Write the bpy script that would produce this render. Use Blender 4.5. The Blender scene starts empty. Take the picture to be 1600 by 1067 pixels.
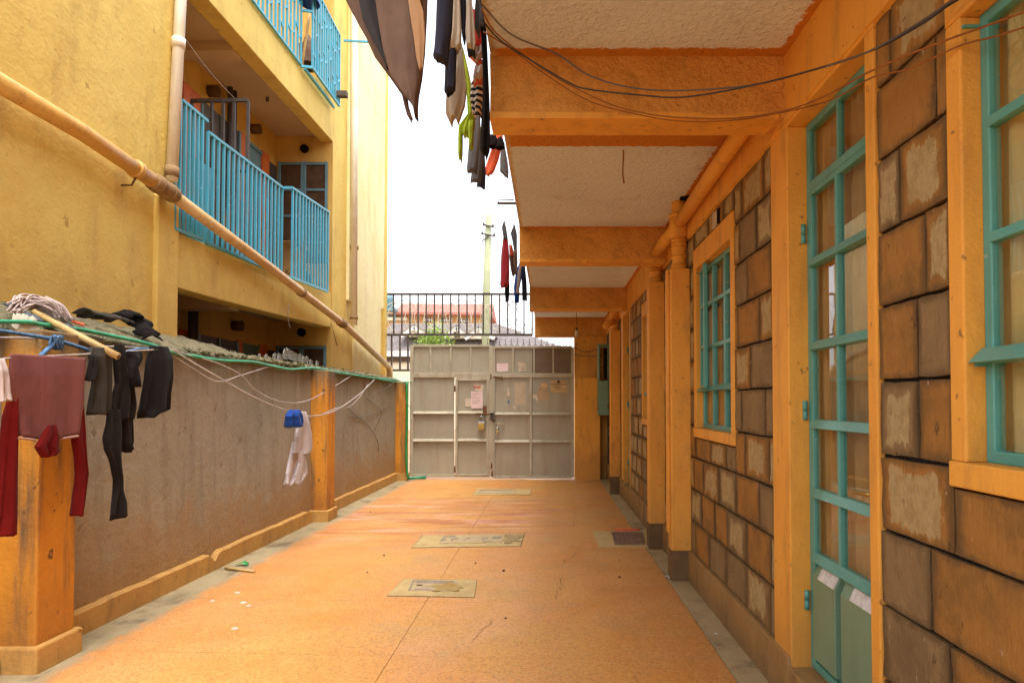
import bpy, bmesh, math, random
from mathutils import Vector, Matrix, noise as mnoise
random.seed(7)
R = math.radians
C = bpy.context.scene.collection
S = bpy.context.scene

# ------------------------------------------------------------------ camera, sky, sun, exposure
FPX = 1066.7
PITCH = R(1.5)
PPX, HOR = 858.0, 628.0
PPY = HOR - FPX * math.tan(PITCH)
EYE = Vector((0, 0, 1.4))
cd = bpy.data.cameras.new('camera')
cam = bpy.data.objects.new('camera', cd); C.objects.link(cam)
cam.location = EYE; cam.rotation_euler = (R(90) + PITCH, 0, 0)
cd.sensor_width = 36; cd.lens = FPX / 1600 * 36
cd.shift_x = -(PPX - 800) / 1600; cd.shift_y = (PPY - 533.5) / 1600
cd.clip_start = 0.05; cd.clip_end = 2000
S.camera = cam

SUN_EL, SUN_AZ = R(74), R(160)          # azimuth from +Y, clockwise seen from above
w = bpy.data.worlds.new('World'); S.world = w; w.use_nodes = True
wn = w.node_tree; bg = wn.nodes['Background']
sk = wn.nodes.new('ShaderNodeTexSky'); sk.sky_type = 'NISHITA'; sk.sun_disc = False
sk.sun_elevation = SUN_EL; sk.sun_rotation = SUN_AZ; sk.air_density = 1.0; sk.dust_density = 3.0
hs = wn.nodes.new('ShaderNodeHueSaturation'); hs.inputs['Saturation'].default_value = 0.30
hs.inputs['Value'].default_value = 1.25
wn.links.new(sk.outputs[0], hs.inputs['Color']); wn.links.new(hs.outputs[0], bg.inputs['Color'])
bg.inputs['Strength'].default_value = 0.15
sl = bpy.data.lights.new('sun', 'SUN'); sl.energy = 0.6; sl.angle = R(22); sl.color = (1.0, 0.95, 0.87)
sun = bpy.data.objects.new('sun', sl); C.objects.link(sun)
sd = Vector((math.sin(SUN_AZ) * math.cos(SUN_EL), math.cos(SUN_AZ) * math.cos(SUN_EL), math.sin(SUN_EL)))
sun.rotation_euler = (-sd).to_track_quat('-Z', 'Y').to_euler()
S.view_settings.view_transform = 'Standard'; S.view_settings.look = 'None'
S.view_settings.exposure = 1.7; S.view_settings.gamma = 1; S.view_settings.use_curve_mapping = False
S.render.engine = 'CYCLES'
S.cycles.use_denoising = True; S.cycles.max_bounces = 9; S.cycles.diffuse_bounces = 6
S.cycles.glossy_bounces = 3; S.cycles.transmission_bounces = 4; S.cycles.sample_clamp_indirect = 6

# ------------------------------------------------------------------ helpers
def at(px, py, X=None, Y=None, Z=None, floor=False):
    """the point of a plane seen at a pixel of the 1600x1067 photograph"""
    a, b = (px - PPX) / FPX, (PPY - py) / FPX
    d = Vector((a, math.cos(PITCH) - b * math.sin(PITCH), math.sin(PITCH) + b * math.cos(PITCH)))
    if floor: t = 1.4 / (-d.z - FS * d.y)
    elif X is not None: t = X / d.x
    elif Y is not None: t = Y / d.y
    else: t = (Z - 1.4) / d.z
    return EYE + d * t
FS = 0.0066                              # fall of the yard towards the gate
def zf(y): return -FS * y

class MB:
    def __init__(s): s.v = []; s.f = []; s.sm = []
    def add(s, vs, fs, smooth=False):
        n = len(s.v); s.v += [Vector(p) for p in vs]
        for f in fs: s.f.append([n + i for i in f]); s.sm.append(smooth)
        return s
    def box(s, x0, x1, y0, y1, z0, z1):
        return s.hexa([(x0,y0,z0),(x1,y0,z0),(x1,y1,z0),(x0,y1,z0)], [(x0,y0,z1),(x1,y0,z1),(x1,y1,z1),(x0,y1,z1)])
    def hexa(s, lo, hi):
        return s.add(list(lo) + list(hi), [(3,2,1,0),(4,5,6,7),(0,1,5,4),(1,2,6,5),(2,3,7,6),(3,0,4,7)])
    def prism(s, pts, off):
        n = len(pts); off = Vector(off); a = [Vector(p) for p in pts]
        return s.add(a + [p + off for p in a], [tuple(range(n-1,-1,-1)), tuple(range(n, 2*n))] + [(i,(i+1)%n,n+(i+1)%n,n+i) for i in range(n)])
    def polyx(s, yz, x0, x1): return s.prism([(x0, y, z) for y, z in yz], (x1-x0, 0, 0))
    def tube(s, pts, r, n=8, cap=True):
        pts = [Vector(p) for p in pts]; rs = r if isinstance(r, (list, tuple)) else [r]*len(pts)
        vs = []; fs = []; up = None
        for i, p in enumerate(pts):
            d = (pts[min(i+1, len(pts)-1)] - pts[max(i-1, 0)])
            d = d.normalized() if d.length > 1e-9 else Vector((0,0,1))
            if up is None:
                up = Vector((0,0,1)) if abs(d.z) < .9 else Vector((1,0,0))
            a = d.cross(up)
            if a.length < 1e-6: a = d.orthogonal()
            a.normalize(); b = a.cross(d).normalized(); up = b
            for k in range(n):
                t = 2*math.pi*k/n; vs.append(p + (a*math.cos(t) + b*math.sin(t))*rs[i])
        m = len(pts)
        for i in range(m-1):
            for k in range(n): fs.append((i*n+k, i*n+(k+1)%n, (i+1)*n+(k+1)%n, (i+1)*n+k))
        if cap: fs.append(tuple(range(n-1,-1,-1))); fs.append(tuple((m-1)*n+k for k in range(n)))
        return s.add(vs, fs, True)
    def bar(s, a, b, wx, wz=None):
        """square bar between two points"""
        a, b = Vector(a), Vector(b); wz = wz or wx; d = (b-a).normalized()
        u = Vector((0,0,1)) if abs(d.z) < .9 else Vector((0,1,0))
        l = d.cross(u).normalized(); u = l.cross(d).normalized()
        c = [l*x*wx/2 + u*y*wz/2 for x, y in ((-1,-1),(1,-1),(1,1),(-1,1))]
        return s.hexa([a + k for k in c], [b + k for k in c])
    def sheet(s, rows, smooth=True):
        m, n = len(rows), len(rows[0])
        return s.add([p for r in rows for p in r], [(i*n+j, i*n+j+1, (i+1)*n+j+1, (i+1)*n+j) for i in range(m-1) for j in range(n-1)], smooth)
    def lathe(s, prof, c, n=16):
        c = Vector(c); vs = []; fs = []
        for r, z in prof:
            for k in range(n): vs.append(c + Vector((r*math.cos(2*math.pi*k/n), r*math.sin(2*math.pi*k/n), z)))
        for i in range(len(prof)-1):
            for k in range(n): fs.append((i*n+k, i*n+(k+1)%n, (i+1)*n+(k+1)%n, (i+1)*n+k))
        fs.append(tuple(range(n-1,-1,-1))); fs.append(tuple((len(prof)-1)*n+k for k in range(n)))
        return s.add(vs, fs, True)

WL = {}
def tag(o, label=None, cat=None, group=None, kind=None):
    if label: o['label'] = label
    if cat: o['category'] = cat
    if group: o['group'] = group
    if kind: o['kind'] = kind
    return o
def par(o, p):
    if p is not None:
        o.parent = p; o.matrix_parent_inverse = Matrix.Translation(-WL[p.name])
    return o
def ob(name, mb, mat, parent=None, bevel=0, label=None, cat=None, group=None, kind=None, solid=0):
    vs = mb.v
    lo = [min(v[i] for v in vs) for i in range(3)]; hi = [max(v[i] for v in vs) for i in range(3)]
    c = Vector(((lo[0]+hi[0])/2, (lo[1]+hi[1])/2, lo[2]))
    me = bpy.data.meshes.new(name); me.from_pydata([v - c for v in vs], [], mb.f)
    me.polygons.foreach_set('use_smooth', mb.sm); me.update()
    bm = bmesh.new(); bm.from_mesh(me); bmesh.ops.recalc_face_normals(bm, faces=bm.faces); bm.to_mesh(me); bm.free()
    if mat: me.materials.append(mat)
    o = bpy.data.objects.new(name, me); C.objects.link(o); o.location = c; WL[o.name] = c
    par(o, parent); tag(o, label, cat, group, kind)
    if solid:
        m = o.modifiers.new('solid', 'SOLIDIFY'); m.thickness = solid; m.offset = 0
    if bevel:
        m = o.modifiers.new('bevel', 'BEVEL'); m.width = bevel; m.segments = 2; m.limit_method = 'ANGLE'; m.angle_limit = R(40)
    return o
def thing(name, loc, label, cat, group=None):
    o = bpy.data.objects.new(name, None); C.objects.link(o); o.location = loc; WL[o.name] = Vector(loc); o.empty_display_size = .1
    return tag(o, label, cat, group)
def inst(src, loc, parent, scale=None, rot=None, mat=None):
    o = src.copy(); C.objects.link(o); o.location = loc; WL[o.name] = Vector(loc)
    if scale: o.scale = scale
    if rot: o.rotation_euler = rot
    par(o, parent)
    return o
def mesh_text(curve, name):
    tmp = bpy.data.objects.new('tmp', curve); C.objects.link(tmp); bpy.context.view_layer.update()
    me = bpy.data.meshes.new_from_object(tmp.evaluated_get(bpy.context.evaluated_depsgraph_get())); bpy.data.objects.remove(tmp)
    me.name = name
    if not me.materials: me.materials.append(curve.materials[0])
    o = bpy.data.objects.new(name, me); C.objects.link(o); o['kind'] = 'stuff'; return o
def lerp(a, b, t): return a + (b-a)*t
def curve_pts(ps, n=12):
    """smooth line through points (Catmull-Rom)"""
    ps = [Vector(p) for p in ps]; P = [ps[0]*2-ps[1]] + ps + [ps[-1]*2-ps[-2]]; out = []
    for i in range(1, len(P)-2):
        for k in range(n):
            t = k/n; a, b, c, d = P[i-1:i+3]
            out.append(.5*((2*b) + (c-a)*t + (2*a-5*b+4*c-d)*t*t + (3*b-a-3*c+d)*t**3))
    out.append(ps[-1]); return out

# ------------------------------------------------------------------ materials
def newmat(name):
    m = bpy.data.materials.new(name); m.use_nodes = True
    return m, m.node_tree, m.node_tree.nodes['Principled BSDF']
class N:
    def __init__(s, nt): s.nt = nt; s.pos = nt.nodes.new('ShaderNodeNewGeometry').outputs['Position']
    def node(s, t, **k):
        n = s.nt.nodes.new(t)
        for a, b in k.items(): setattr(n, a, b)
        return n
    def link(s, a, b): s.nt.links.new(a, b)
    def noise(s, scale, detail=5, rough=.6, stretch=None, vec=None, dist=0):
        n = s.node('ShaderNodeTexNoise'); n.inputs['Scale'].default_value = scale; n.inputs['Detail'].default_value = detail
        n.inputs['Roughness'].default_value = rough; n.inputs['Distortion'].default_value = dist
        v = vec or s.pos
        if stretch:
            m = s.node('ShaderNodeMapping'); m.inputs['Scale'].default_value = stretch; s.link(v, m.inputs['Vector']); v = m.outputs[0]
        s.link(v, n.inputs['Vector']); return n.outputs['Fac']
    def ramp(s, fac, lo, hi, a=0, b=1):
        m = s.node('ShaderNodeMapRange', clamp=True); m.interpolation_type = 'SMOOTHSTEP'
        m.inputs[1].default_value = lo; m.inputs[2].default_value = hi; m.inputs[3].default_value = a; m.inputs[4].default_value = b
        s.link(fac, m.inputs[0]); return m.outputs[0]
    def math(s, op, a, b=None):
        m = s.node('ShaderNodeMath', operation=op)
        for i, v in enumerate((a, b)):
            if v is None: continue
            if isinstance(v, (int, float)): m.inputs[i].default_value = v
            else: s.link(v, m.inputs[i])
        return m.outputs[0]
    def mix(s, fac, a, b, mode='MIX'):
        m = s.node('ShaderNodeMix', data_type='RGBA', blend_type=mode)
        if isinstance(fac, (int, float)): m.inputs[0].default_value = fac
        else: s.link(fac, m.inputs[0])
        for i, v in ((6, a), (7, b)):
            if isinstance(v, tuple): m.inputs[i].default_value = (*v[:3], 1)
            else: s.link(v, m.inputs[i])
        return m.outputs[2]
    def xyz(s, v=None):
        n = s.node('ShaderNodeSeparateXYZ'); s.link(v or s.pos, n.inputs[0]); return n.outputs
    def bump(s, h, strength, dist, prev=None):
        b = s.node('ShaderNodeBump'); b.inputs['Strength'].default_value = strength; b.inputs['Distance'].default_value = dist
        s.link(h, b.inputs['Height'])
        if prev: s.link(prev, b.inputs['Normal'])
        return b.outputs[0]

def weathered(name, base, var, dirt=None, dirt_amt=.5, vscale=1.5, streak=None, fine=.12, bump=.4, bscale=40, bdist=.01,
              rough=.8, spec=.3, low=None, top=None, metal=0, rust=None, speck=None):
    m, nt, bs = newmat(name); n = N(nt)
    col = n.mix(n.ramp(n.noise(vscale, 6, .65), .35, .68), base, var)
    if dirt:
        st = n.noise(streak[0], 5, .65, (1, 1, streak[1])) if streak else n.noise(vscale*3.1, 7, .7)
        col = n.mix(n.math('MULTIPLY', n.ramp(st, .47, .72), dirt_amt), col, dirt)
    if speck:
        col = n.mix(n.math('MULTIPLY', n.ramp(n.noise(speck[1], 3, .6), .66, .72), speck[2]), col, speck[0])
    if low:       # splash dirt near the ground: z0 full, z1 none
        z = n.math('ADD', n.xyz()[2], n.math('MULTIPLY', n.math('SUBTRACT', n.noise(3.5, 6, .7), .5), (low[1]-low[0])*1.3))
        col = n.mix(n.math('MULTIPLY', n.ramp(z, low[0], low[1], 1, 0), low[3]), col, low[2])
    if top:       # grime running down from a top edge
        z = n.math('ADD', n.xyz()[2], n.math('MULTIPLY', n.math('SUBTRACT', n.noise(5, 5, .7, (1, 1, .15)), .5), (top[1]-top[0])*2))
        col = n.mix(n.math('MULTIPLY', n.ramp(z, top[0], top[1], 0, 1), top[3]), col, top[2])
    if rust:
        col = n.mix(n.math('MULTIPLY', n.ramp(n.noise(rust[1], 8, .75), rust[2], rust[2]+.08), .85), col, rust[0])
    col = n.mix(fine, col, n.mix(n.ramp(n.noise(180, 3, .7), .3, .7), (.15, .12, .1), (1, .95, .85)), 'SOFT_LIGHT')
    n.link(col, bs.inputs['Base Color'])
    bs.inputs['Roughness'].default_value = rough; bs.inputs['Specular IOR Level'].default_value = spec; bs.inputs['Metallic'].default_value = metal
    if bump:
        b1 = n.bump(n.noise(bscale, 6, .65), bump, bdist); b2 = n.bump(n.noise(bscale*.16, 4, .6), bump*.7, bdist*4, b1)
        n.link(b2, bs.inputs['Normal'])
    return m
def plain(name, col, rough=.6, spec=.4, metal=0, var=.15, scale=6, bump=0):
    v = tuple(c*(1-var*2.2) for c in col)
    return weathered(name, col, v, vscale=scale, fine=.1, bump=bump, rough=rough, spec=spec, metal=metal)
def fabric(name, col, var=.7, rough=.95, stripe=None, stripe_axis='z', freq=40, cols=None):
    m, nt, bs = newmat(name); n = N(nt)
    c2 = tuple(c*var for c in col)
    c = n.mix(n.ramp(n.noise(5, 6, .65), .35, .7), col, c2)
    if stripe:
        ax = n.xyz()['xyz'.index(stripe_axis)]
        wv = n.math('SINE', n.math('ADD', n.math('MULTIPLY', ax, freq), n.math('MULTIPLY', n.noise(6, 2), 5)))
        c = n.mix(n.ramp(wv, -.1, .1), c, stripe)
    n.link(c, bs.inputs['Base Color']); bs.inputs['Roughness'].default_value = rough; bs.inputs['Specular IOR Level'].default_value = .15
    bs.inputs['Sheen Weight'].default_value = (.10 if max(col) > .3 else .02)
    b = n.bump(n.noise(350, 2, .5), .25, .003); b = n.bump(n.noise(20, 4, .55, (1, 1, .16), dist=.4), .35, .022, b); b = n.bump(n.noise(9, 5, .6), .12, .02, b); n.link(b, bs.inputs['Normal'])
    return m

ORANGE, ORANGE2, DIRT = (.79, .385, .060), (.73, .335, .050), (.16, .085, .035)
M = {}
M['orange'] = weathered('orange_paint', ORANGE, ORANGE2, (.34,.17,.05), .4, 1.3, (9, .25), .15, .45, 60, .006, .6, .35, speck=((.14,.07,.03), 23, .7), low=(.15, .6, (.42,.2,.05), .5))
M['orange_rough'] = weathered('orange_stucco', (.72,.35,.085), (.62,.28,.055), (.30,.14,.04), .5, 2.2, None, .3, 1.0, 34, .02, .8, .25)
M['pillar'] = weathered('orange_pillar_paint', (.72,.31,.03), (.60,.24,.03), (.17,.11,.06), .95, 1.4, (9, .10), .2, .5, 50, .008, .65, .3,
                        low=(.0, .55, (.30,.13,.03), .7), top=(1.45, 1.85, (.13,.11,.07), .95), speck=((.10,.06,.035), 10, .85))
M['plinth'] = weathered('brown_plinth', (.33,.20,.08), (.26,.15,.055), (.12,.07,.03), .6, 2, (6, .4), .2, .4, 45, .006, .7, .3, low=(-.1, .12, (.14,.09,.05), .6))
M['base_brown'] = weathered('brown_column_base', (.17,.10,.045), (.12,.07,.03), (.08,.05,.03), .6, 3, None, .2, .4, 45, .006, .7, .3)
M['yellow'] = weathered('yellow_wall_paint', (.75,.565,.155), (.70,.495,.12), (.45,.29,.09), .5, .9, (3.5, .35), .15, .55, 30, .008, .75, .3,
                        low=(1.9, 2.9, (.52,.27,.06), .55), speck=((.35,.2,.05), 7, .6))
M['yellow_pale'] = weathered('pale_yellow_paint', (.84,.77,.45), (.82,.70,.33), (.60,.47,.20), .45, .8, (5, .2), .12, .4, 25, .012, .75, .3,
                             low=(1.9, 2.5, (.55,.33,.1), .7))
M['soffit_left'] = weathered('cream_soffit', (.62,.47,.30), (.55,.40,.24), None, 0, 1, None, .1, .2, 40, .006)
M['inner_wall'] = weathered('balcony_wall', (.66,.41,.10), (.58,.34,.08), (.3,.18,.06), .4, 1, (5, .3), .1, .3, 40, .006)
M['jamb_orange'] = plain('vermilion_jamb', (.68,.15,.02), .6)
M['graywall'] = weathered('grey_plaster', (.375,.35,.275), (.31,.285,.22), (.17,.155,.12), .38, 1.1, (7, .18), .25, .6, 60, .008, .85, .25,
                          low=(.05, .85, (.36,.215,.085), .85), top=(1.45, 2.0, (.16,.125,.085), .7), speck=((.12,.09,.06), 9, .5))
M['skirting'] = weathered('ochre_skirting', (.56,.31,.085), (.49,.26,.075), (.22,.12,.05), .5, 2, (7, .5), .2, .4, 50, .006, .7, .3, speck=((.12,.07,.03), 9, .6))
M['cement_rough'] = weathered('rough_cement', (.25,.22,.14), (.17,.16,.09), (.09,.085,.05), .8, 5, None, .3, 1.0, 30, .03, .95, .15)
M['cement'] = weathered('cement_screed', (.36,.29,.17), (.30,.235,.13), (.10,.075,.045), .9, .8, None, .3, .35, 70, .004, .75, .3)
M['moss'] = weathered('dry_moss', (.17,.15,.045), (.10,.10,.03), (.2,.13,.05), .6, 14, None, .3, .5, 60, .02, .95, .1)
M['gate'] = weathered('khaki_gate_paint', (.37,.34,.255), (.325,.295,.215), (.27,.19,.105), .45, 1.4, (6, .12), .1, .3, 14, .005, .42, .45, rust=((.2,.09,.03), 7, .66))
M['gate_frame'] = weathered('khaki_gate_frame', (.44,.40,.30), (.37,.33,.235), (.20,.13,.065), .5, 4, (9, .3), .15, .15, 60, .003, .38, .5, rust=((.2,.09,.03), 12, .64))
M['gate_brown'] = weathered('bare_brown_steel', (.165,.11,.062), (.14,.09,.05), (.22,.16,.10), .4, 3, None, .1, .1, 30, .003, .45, .45)
M['rust'] = plain('rusty_steel', (.16,.075,.03), .8, .3)
M['dark_steel'] = plain('dark_brown_steel', (.085,.065,.055), .6, .4)
M['teal'] = weathered('teal_enamel', (.095,.345,.315), (.085,.29,.245), (.05,.16,.13), .4, 2.5, (6, .4), .1, .12, 60, .002, .35, .5, speck=((.45,.5,.45), 26, .5))
M['teal_panel'] = weathered('sage_steel_panel', (.17,.30,.205), (.14,.25,.165), (.1,.15,.1), .4, 2, (8, .2), .1, .08, 30, .002, .35, .5)
M['blue'] = weathered('turquoise_enamel', (.055,.38,.55), (.06,.33,.46), (.2,.16,.1), .35, 3, (8, .4), .1, .1, 60, .002, .4, .5, speck=((.6,.65,.65), 26, .5))
M['blue_dull'] = weathered('dull_blue_door', (.13,.24,.28), (.10,.19,.22), None, 0, 3, None, .1, .1, 40, .002, .5, .4)
M['pvc_yellow'] = weathered('yellow_painted_pvc', (.72,.42,.10), (.66,.37,.10), (.28,.16,.07), .55, 3, None, .12, .1, 50, .003, .45, .45, speck=((.2,.11,.05), 18, .7))
M['pvc_white'] = weathered('dusty_white_pvc', (.78,.72,.60), (.72,.63,.45), (.45,.33,.18), .3, 3, (8, .2), .1, .08, 50, .003, .45, .45)
M['pvc_pink'] = weathered('bare_brown_pvc', (.68,.46,.21), (.60,.37,.16), (.25,.14,.07), .6, 4, None, .12, .1, 50, .003, .45, .45, speck=((.15,.08,.04), 20, .7))
M['coupling'] = weathered('grimy_coupling', (.33,.21,.10), (.22,.13,.06), None, 0, 8, None, .2, .3, 60, .004)
M['black'] = plain('black_recess', (.012,.010,.009), .9, .1)
M['mortar'] = weathered('blackened_mortar', (.010,.008,.008), (.02,.016,.013), None, 0, 8, None, .3, 1, 60, .01, .7, .3)
M['white'] = plain('white_paint', (.75,.72,.66), .6)
M['paper'] = plain('cream_paper', (.68,.58,.44), .8, .2)
M['paper_pink'] = plain('pink_paper', (.74,.57,.56), .8, .2, var=.05)
M['ink_red'] = plain('faded_red_ink', (.5,.2,.2), .8); M['ink'] = plain('dark_ink', (.10,.06,.03), .8)
M['red'] = plain('bright_red_print', (.62,.04,.03), .6)
M['brass'] = plain('brass', (.55,.38,.10), .35, .5, .8); M['steel'] = plain('chromed_steel', (.6,.6,.58), .25, .5, .9)
M['hose'] = plain('green_hose', (.035,.40,.20), .4, .5); M['hose_dark'] = plain('green_pipe', (.03,.32,.08), .45, .5)
M['rope_blue'] = plain('blue_rope', (.12,.24,.42), .8, .2, var=.25, scale=60); M['wire'] = plain('pale_wire', (.50,.44,.40), .6)
M['cable'] = plain('black_cable', (.03,.022,.018), .5, .4); M['cable_gray'] = plain('grey_cable', (.12,.09,.07), .6)
M['wire_and_shadow_brown'] = plain('brown_wire_and_shadow', (.30,.10,.015), .7)  # brown of loose wires and of cable shadows shaped as strands
M['bamboo'] = weathered('bamboo_stick', (.55,.37,.15), (.46,.30,.11), (.25,.14,.05), .5, 8, None, .15, .2, 80, .003, .55, .4)
M['card'] = weathered('cardboard', (.42,.24,.10), (.36,.20,.08), None, 0, 4, None, .1, .1, 60, .002, .85, .2)
M['glass_shard'] = plain('frosted_glass_shard', (.40,.39,.33), .4, .5, var=.35, scale=30)
M['pole'] = weathered('weathered_pole', (.34,.355,.22), (.28,.30,.18), (.25,.25,.17), .5, 2, (8, .1), .2, .3, 30, .01)
M['roof_red'] = weathered('red_roof_sheet', (.39,.145,.11), (.35,.125,.095), None, 0, .3, None, .1, .1, 10, .01)
M['roof_gray'] = weathered('grey_roof_tile', (.225,.197,.19), (.185,.16,.155), None, 0, 1.2, None, .25, .3, 12, .02)
M['far_wall'] = weathered('apricot_render', (.54,.335,.165), (.50,.30,.14), None, 0, .4, None, .1, .1, 5, .01)
M['far_cream'] = weathered('cream_render', (.72,.66,.50), (.68,.60,.45), None, 0, .4, None, .1, .1, 5, .01)
M['leaf'] = weathered('leaf_green', (.25,.37,.06), (.19,.30,.045), None, 0, 2, None, .1, 0, rough=.6)
M['bark'] = plain('bark', (.14,.10,.07), .9)
M['ground'] = weathered('dusty_ground', (.34,.25,.16), (.28,.20,.12), None, 0, .4, None, .2, .5, 8, .03, .95, .15)
M['plastic_blue'] = plain('blue_plastic', (.03,.10,.42), .4)

def mat_floor():
    m, nt, bs = newmat('orange_terrazzo'); n = N(nt); x = n.xyz()
    col = n.mix(n.ramp(n.noise(.9, 6, .65), .36, .66), (.60,.255,.050), (.57,.29,.074))
    # salmon paint where wear is least: towards the left edge and patches in the middle
    wob = n.math('MULTIPLY', n.math('SUBTRACT', n.noise(2.2, 6, .7), .5), .9)
    left = n.ramp(n.math('ADD', x[0], wob), -2.55, -1.5, 1, 0)
    col = n.mix(n.math('MULTIPLY', left, .65), col, (.58,.245,.085))
    col = n.mix(n.math('MULTIPLY', n.ramp(n.noise(.55, 5, .6), .5, .68), .55), col, (.57,.23,.065))
    # browner and darker towards the right gutter
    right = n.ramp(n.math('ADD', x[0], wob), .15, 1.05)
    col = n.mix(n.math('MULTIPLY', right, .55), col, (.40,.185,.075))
    # long stains across the yard by the second cover
    st = n.noise(1.6, 6, .65, (.35, 2.6, 1))
    zone = n.math('MULTIPLY', n.ramp(x[1], 6.6, 8.3), n.ramp(x[1], 9.6, 11.0, 1, 0))
    zone = n.math('MULTIPLY', zone, n.ramp(x[0], -.3, .6, 1, 0))
    col = n.mix(n.math('MULTIPLY', n.math('MULTIPLY', n.ramp(st, .46, .6), zone), .85), col, (.38,.11,.04))
    col = n.mix(n.math('MULTIPLY', n.math('MULTIPLY', n.ramp(n.noise(2.1, 6, .7, (.5, 2, 1)), .5, .62), zone), .6), col, (.72,.40,.30))
    # dull dry dirt
    col = n.mix(n.math('MULTIPLY', n.ramp(n.noise(1.3, 8, .72), .50, .70), .6), col, (.44,.27,.11))
    col = n.mix(n.math('MULTIPLY', n.ramp(n.noise(4.5, 8, .78), .56, .70), .45), col, (.30,.17,.07))
    # chips of the terrazzo
    v = n.node('ShaderNodeTexVoronoi'); v.inputs['Scale'].default_value = 95; n.link(n.pos, v.inputs['Vector'])
    hsv = n.node('ShaderNodeSeparateColor'); n.link(v.outputs['Color'], hsv.inputs[0])
    col = n.mix(n.ramp(hsv.outputs[0], .80, .84, 0, .30), col, (.70,.43,.16))
    col = n.mix(n.ramp(hsv.outputs[1], .80, .84, 0, .5), col, (.27,.11,.04))
    # bare cement showing raggedly at the far left edge
    e = n.math('ADD', x[0], n.math('MULTIPLY', n.math('SUBTRACT', n.noise(7, 7, .75), .5), .35))
    col = n.mix(n.ramp(e, -2.66, -2.52, 1, 0), col, (.34,.26,.15))
    n.link(col, bs.inputs['Base Color'])
    n.link(n.ramp(n.noise(1.8, 5, .65), .3, .7, .38, .68), bs.inputs['Roughness']); bs.inputs['Specular IOR Level'].default_value = .4
    b = n.bump(v.outputs['Distance'], .12, .004); b = n.bump(n.noise(5, 5, .6), .15, .02, b); n.link(b, bs.inputs['Normal'])
    return m
M['floor'] = mat_floor()

def mat_block():
    m, nt, bs = newmat('quarry_stone_block'); n = N(nt)
    oi = n.node('ShaderNodeObjectInfo'); rnd = oi.outputs['Random']
    tc = n.node('ShaderNodeTexCoord'); g = n.xyz(tc.outputs['Generated'])
    off = n.node('ShaderNodeVectorMath', operation='ADD'); n.link(n.pos, off.inputs[0])
    cmb = n.node('ShaderNodeCombineXYZ'); n.link(n.math('MULTIPLY', rnd, 37), cmb.inputs[0]); n.link(n.math('MULTIPLY', rnd, 11), cmb.inputs[2])
    n.link(cmb.outputs[0], off.inputs[1]); P = off.outputs[0]
    warm = n.mix(n.ramp(n.noise(4, 6, .7, vec=P), .35, .68), (.27,.18,.085), (.19,.125,.06))
    oran = n.mix(n.ramp(n.noise(5, 6, .7, vec=P), .4, .65), (.36,.175,.042), (.24,.125,.036))
    body = n.mix(n.ramp(rnd, .45, .6), warm, oran)
    # pale tooled face in the middle of some blocks
    dy = n.math('ABSOLUTE', n.math('SUBTRACT', g[1], .5)); dz = n.math('ABSOLUTE', n.math('SUBTRACT', g[2], .5))
    ed = n.math('MAXIMUM', n.math('MULTIPLY', dy, 1.05), dz)
    nz = n.math('MULTIPLY', n.math('SUBTRACT', n.noise(9, 7, .75, (1, 1, .45), vec=P), .5), .75)
    core = n.ramp(n.math('ADD', ed, nz), .31, .37, 1, 0)
    on = n.ramp(n.math('FRACT', n.math('MULTIPLY', rnd, 7.31)), .48, .52)
    col = n.mix(n.math('MULTIPLY', n.math('MULTIPLY', core, on), .85), body, n.mix(n.ramp(n.noise(20, 5, .7, vec=P), .4, .65), (.46,.36,.185), (.36,.27,.125)))
    # smoky mortar smears on the margin
    col = n.mix(n.ramp(n.math('ADD', ed, n.math('MULTIPLY', nz, .42)), .37, .52, 0, .8), col, (.105,.066,.030))
    col = n.mix(n.math('MULTIPLY', n.ramp(n.noise(26, 4, .7, (1, 1, .5), vec=P), .64, .7), .7), col, (.06,.035,.02))
    col = n.mix(n.math('MULTIPLY', n.ramp(n.noise(33, 3, .6, (1, 1, .35), vec=P), .70, .73), .6), col, (.6,.5,.38))
    n.link(col, bs.inputs['Base Color']); bs.inputs['Roughness'].default_value = .85; bs.inputs['Specular IOR Level'].default_value = .25
    b = n.bump(n.noise(90, 6, .75), .7, .008); b = n.bump(n.noise(38, 4, .6, (1, 1, .3), vec=P), .55, .012, b); b = n.bump(n.noise(12, 5, .65, vec=P), .5, .02, b); n.link(b, bs.inputs['Normal'])
    return m
M['block'] = mat_block()

def mat_soffit():
    m, nt, bs = newmat('white_rough_soffit'); n = N(nt); x = n.xyz()
    col = n.mix(n.ramp(n.noise(1.2, 6, .65), .35, .68), (.77,.82,.90), (.70,.74,.81))
    col = n.mix(n.math('MULTIPLY', n.ramp(n.noise(2.6, 7, .7), .56, .74), .35), col, (.36,.28,.21))
    wob = n.math('MULTIPLY', n.math('SUBTRACT', n.noise(22, 6, .8), .5), .09)
    e = n.ramp(n.math('ADD', x[0], wob), 1.085, 1.095)
    y = n.math('ADD', x[1], wob)
    for a, b in ((3.15, 3.20), (6.40, 6.45), (9.85, 9.9), (13.3, 13.4)): e = n.math('MAXIMUM', e, n.math('MULTIPLY', n.ramp(y, a, a+.01), n.ramp(y, b+.3, b+.31, 1, 0)))
    e = n.math('MAXIMUM', e, n.math('MULTIPLY', n.ramp(y, 3.4, 3.41), n.ramp(y, 4.38, 4.39, 1, 0)))
    col = n.mix(e, col, (.60,.22,.025))
    col = n.mix(n.ramp(n.math('ADD', x[0], wob), -.265, -.235, .8, 0), col, (.62,.42,.20))
    n.link(col, bs.inputs['Base Color']); bs.inputs['Roughness'].default_value = .85; bs.inputs['Specular IOR Level'].default_value = .25
    b = n.bump(n.noise(32, 5, .6, dist=.6), .9, .03); n.link(b, bs.inputs['Normal'])
    return m
M['soffit'] = mat_soffit()

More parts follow.
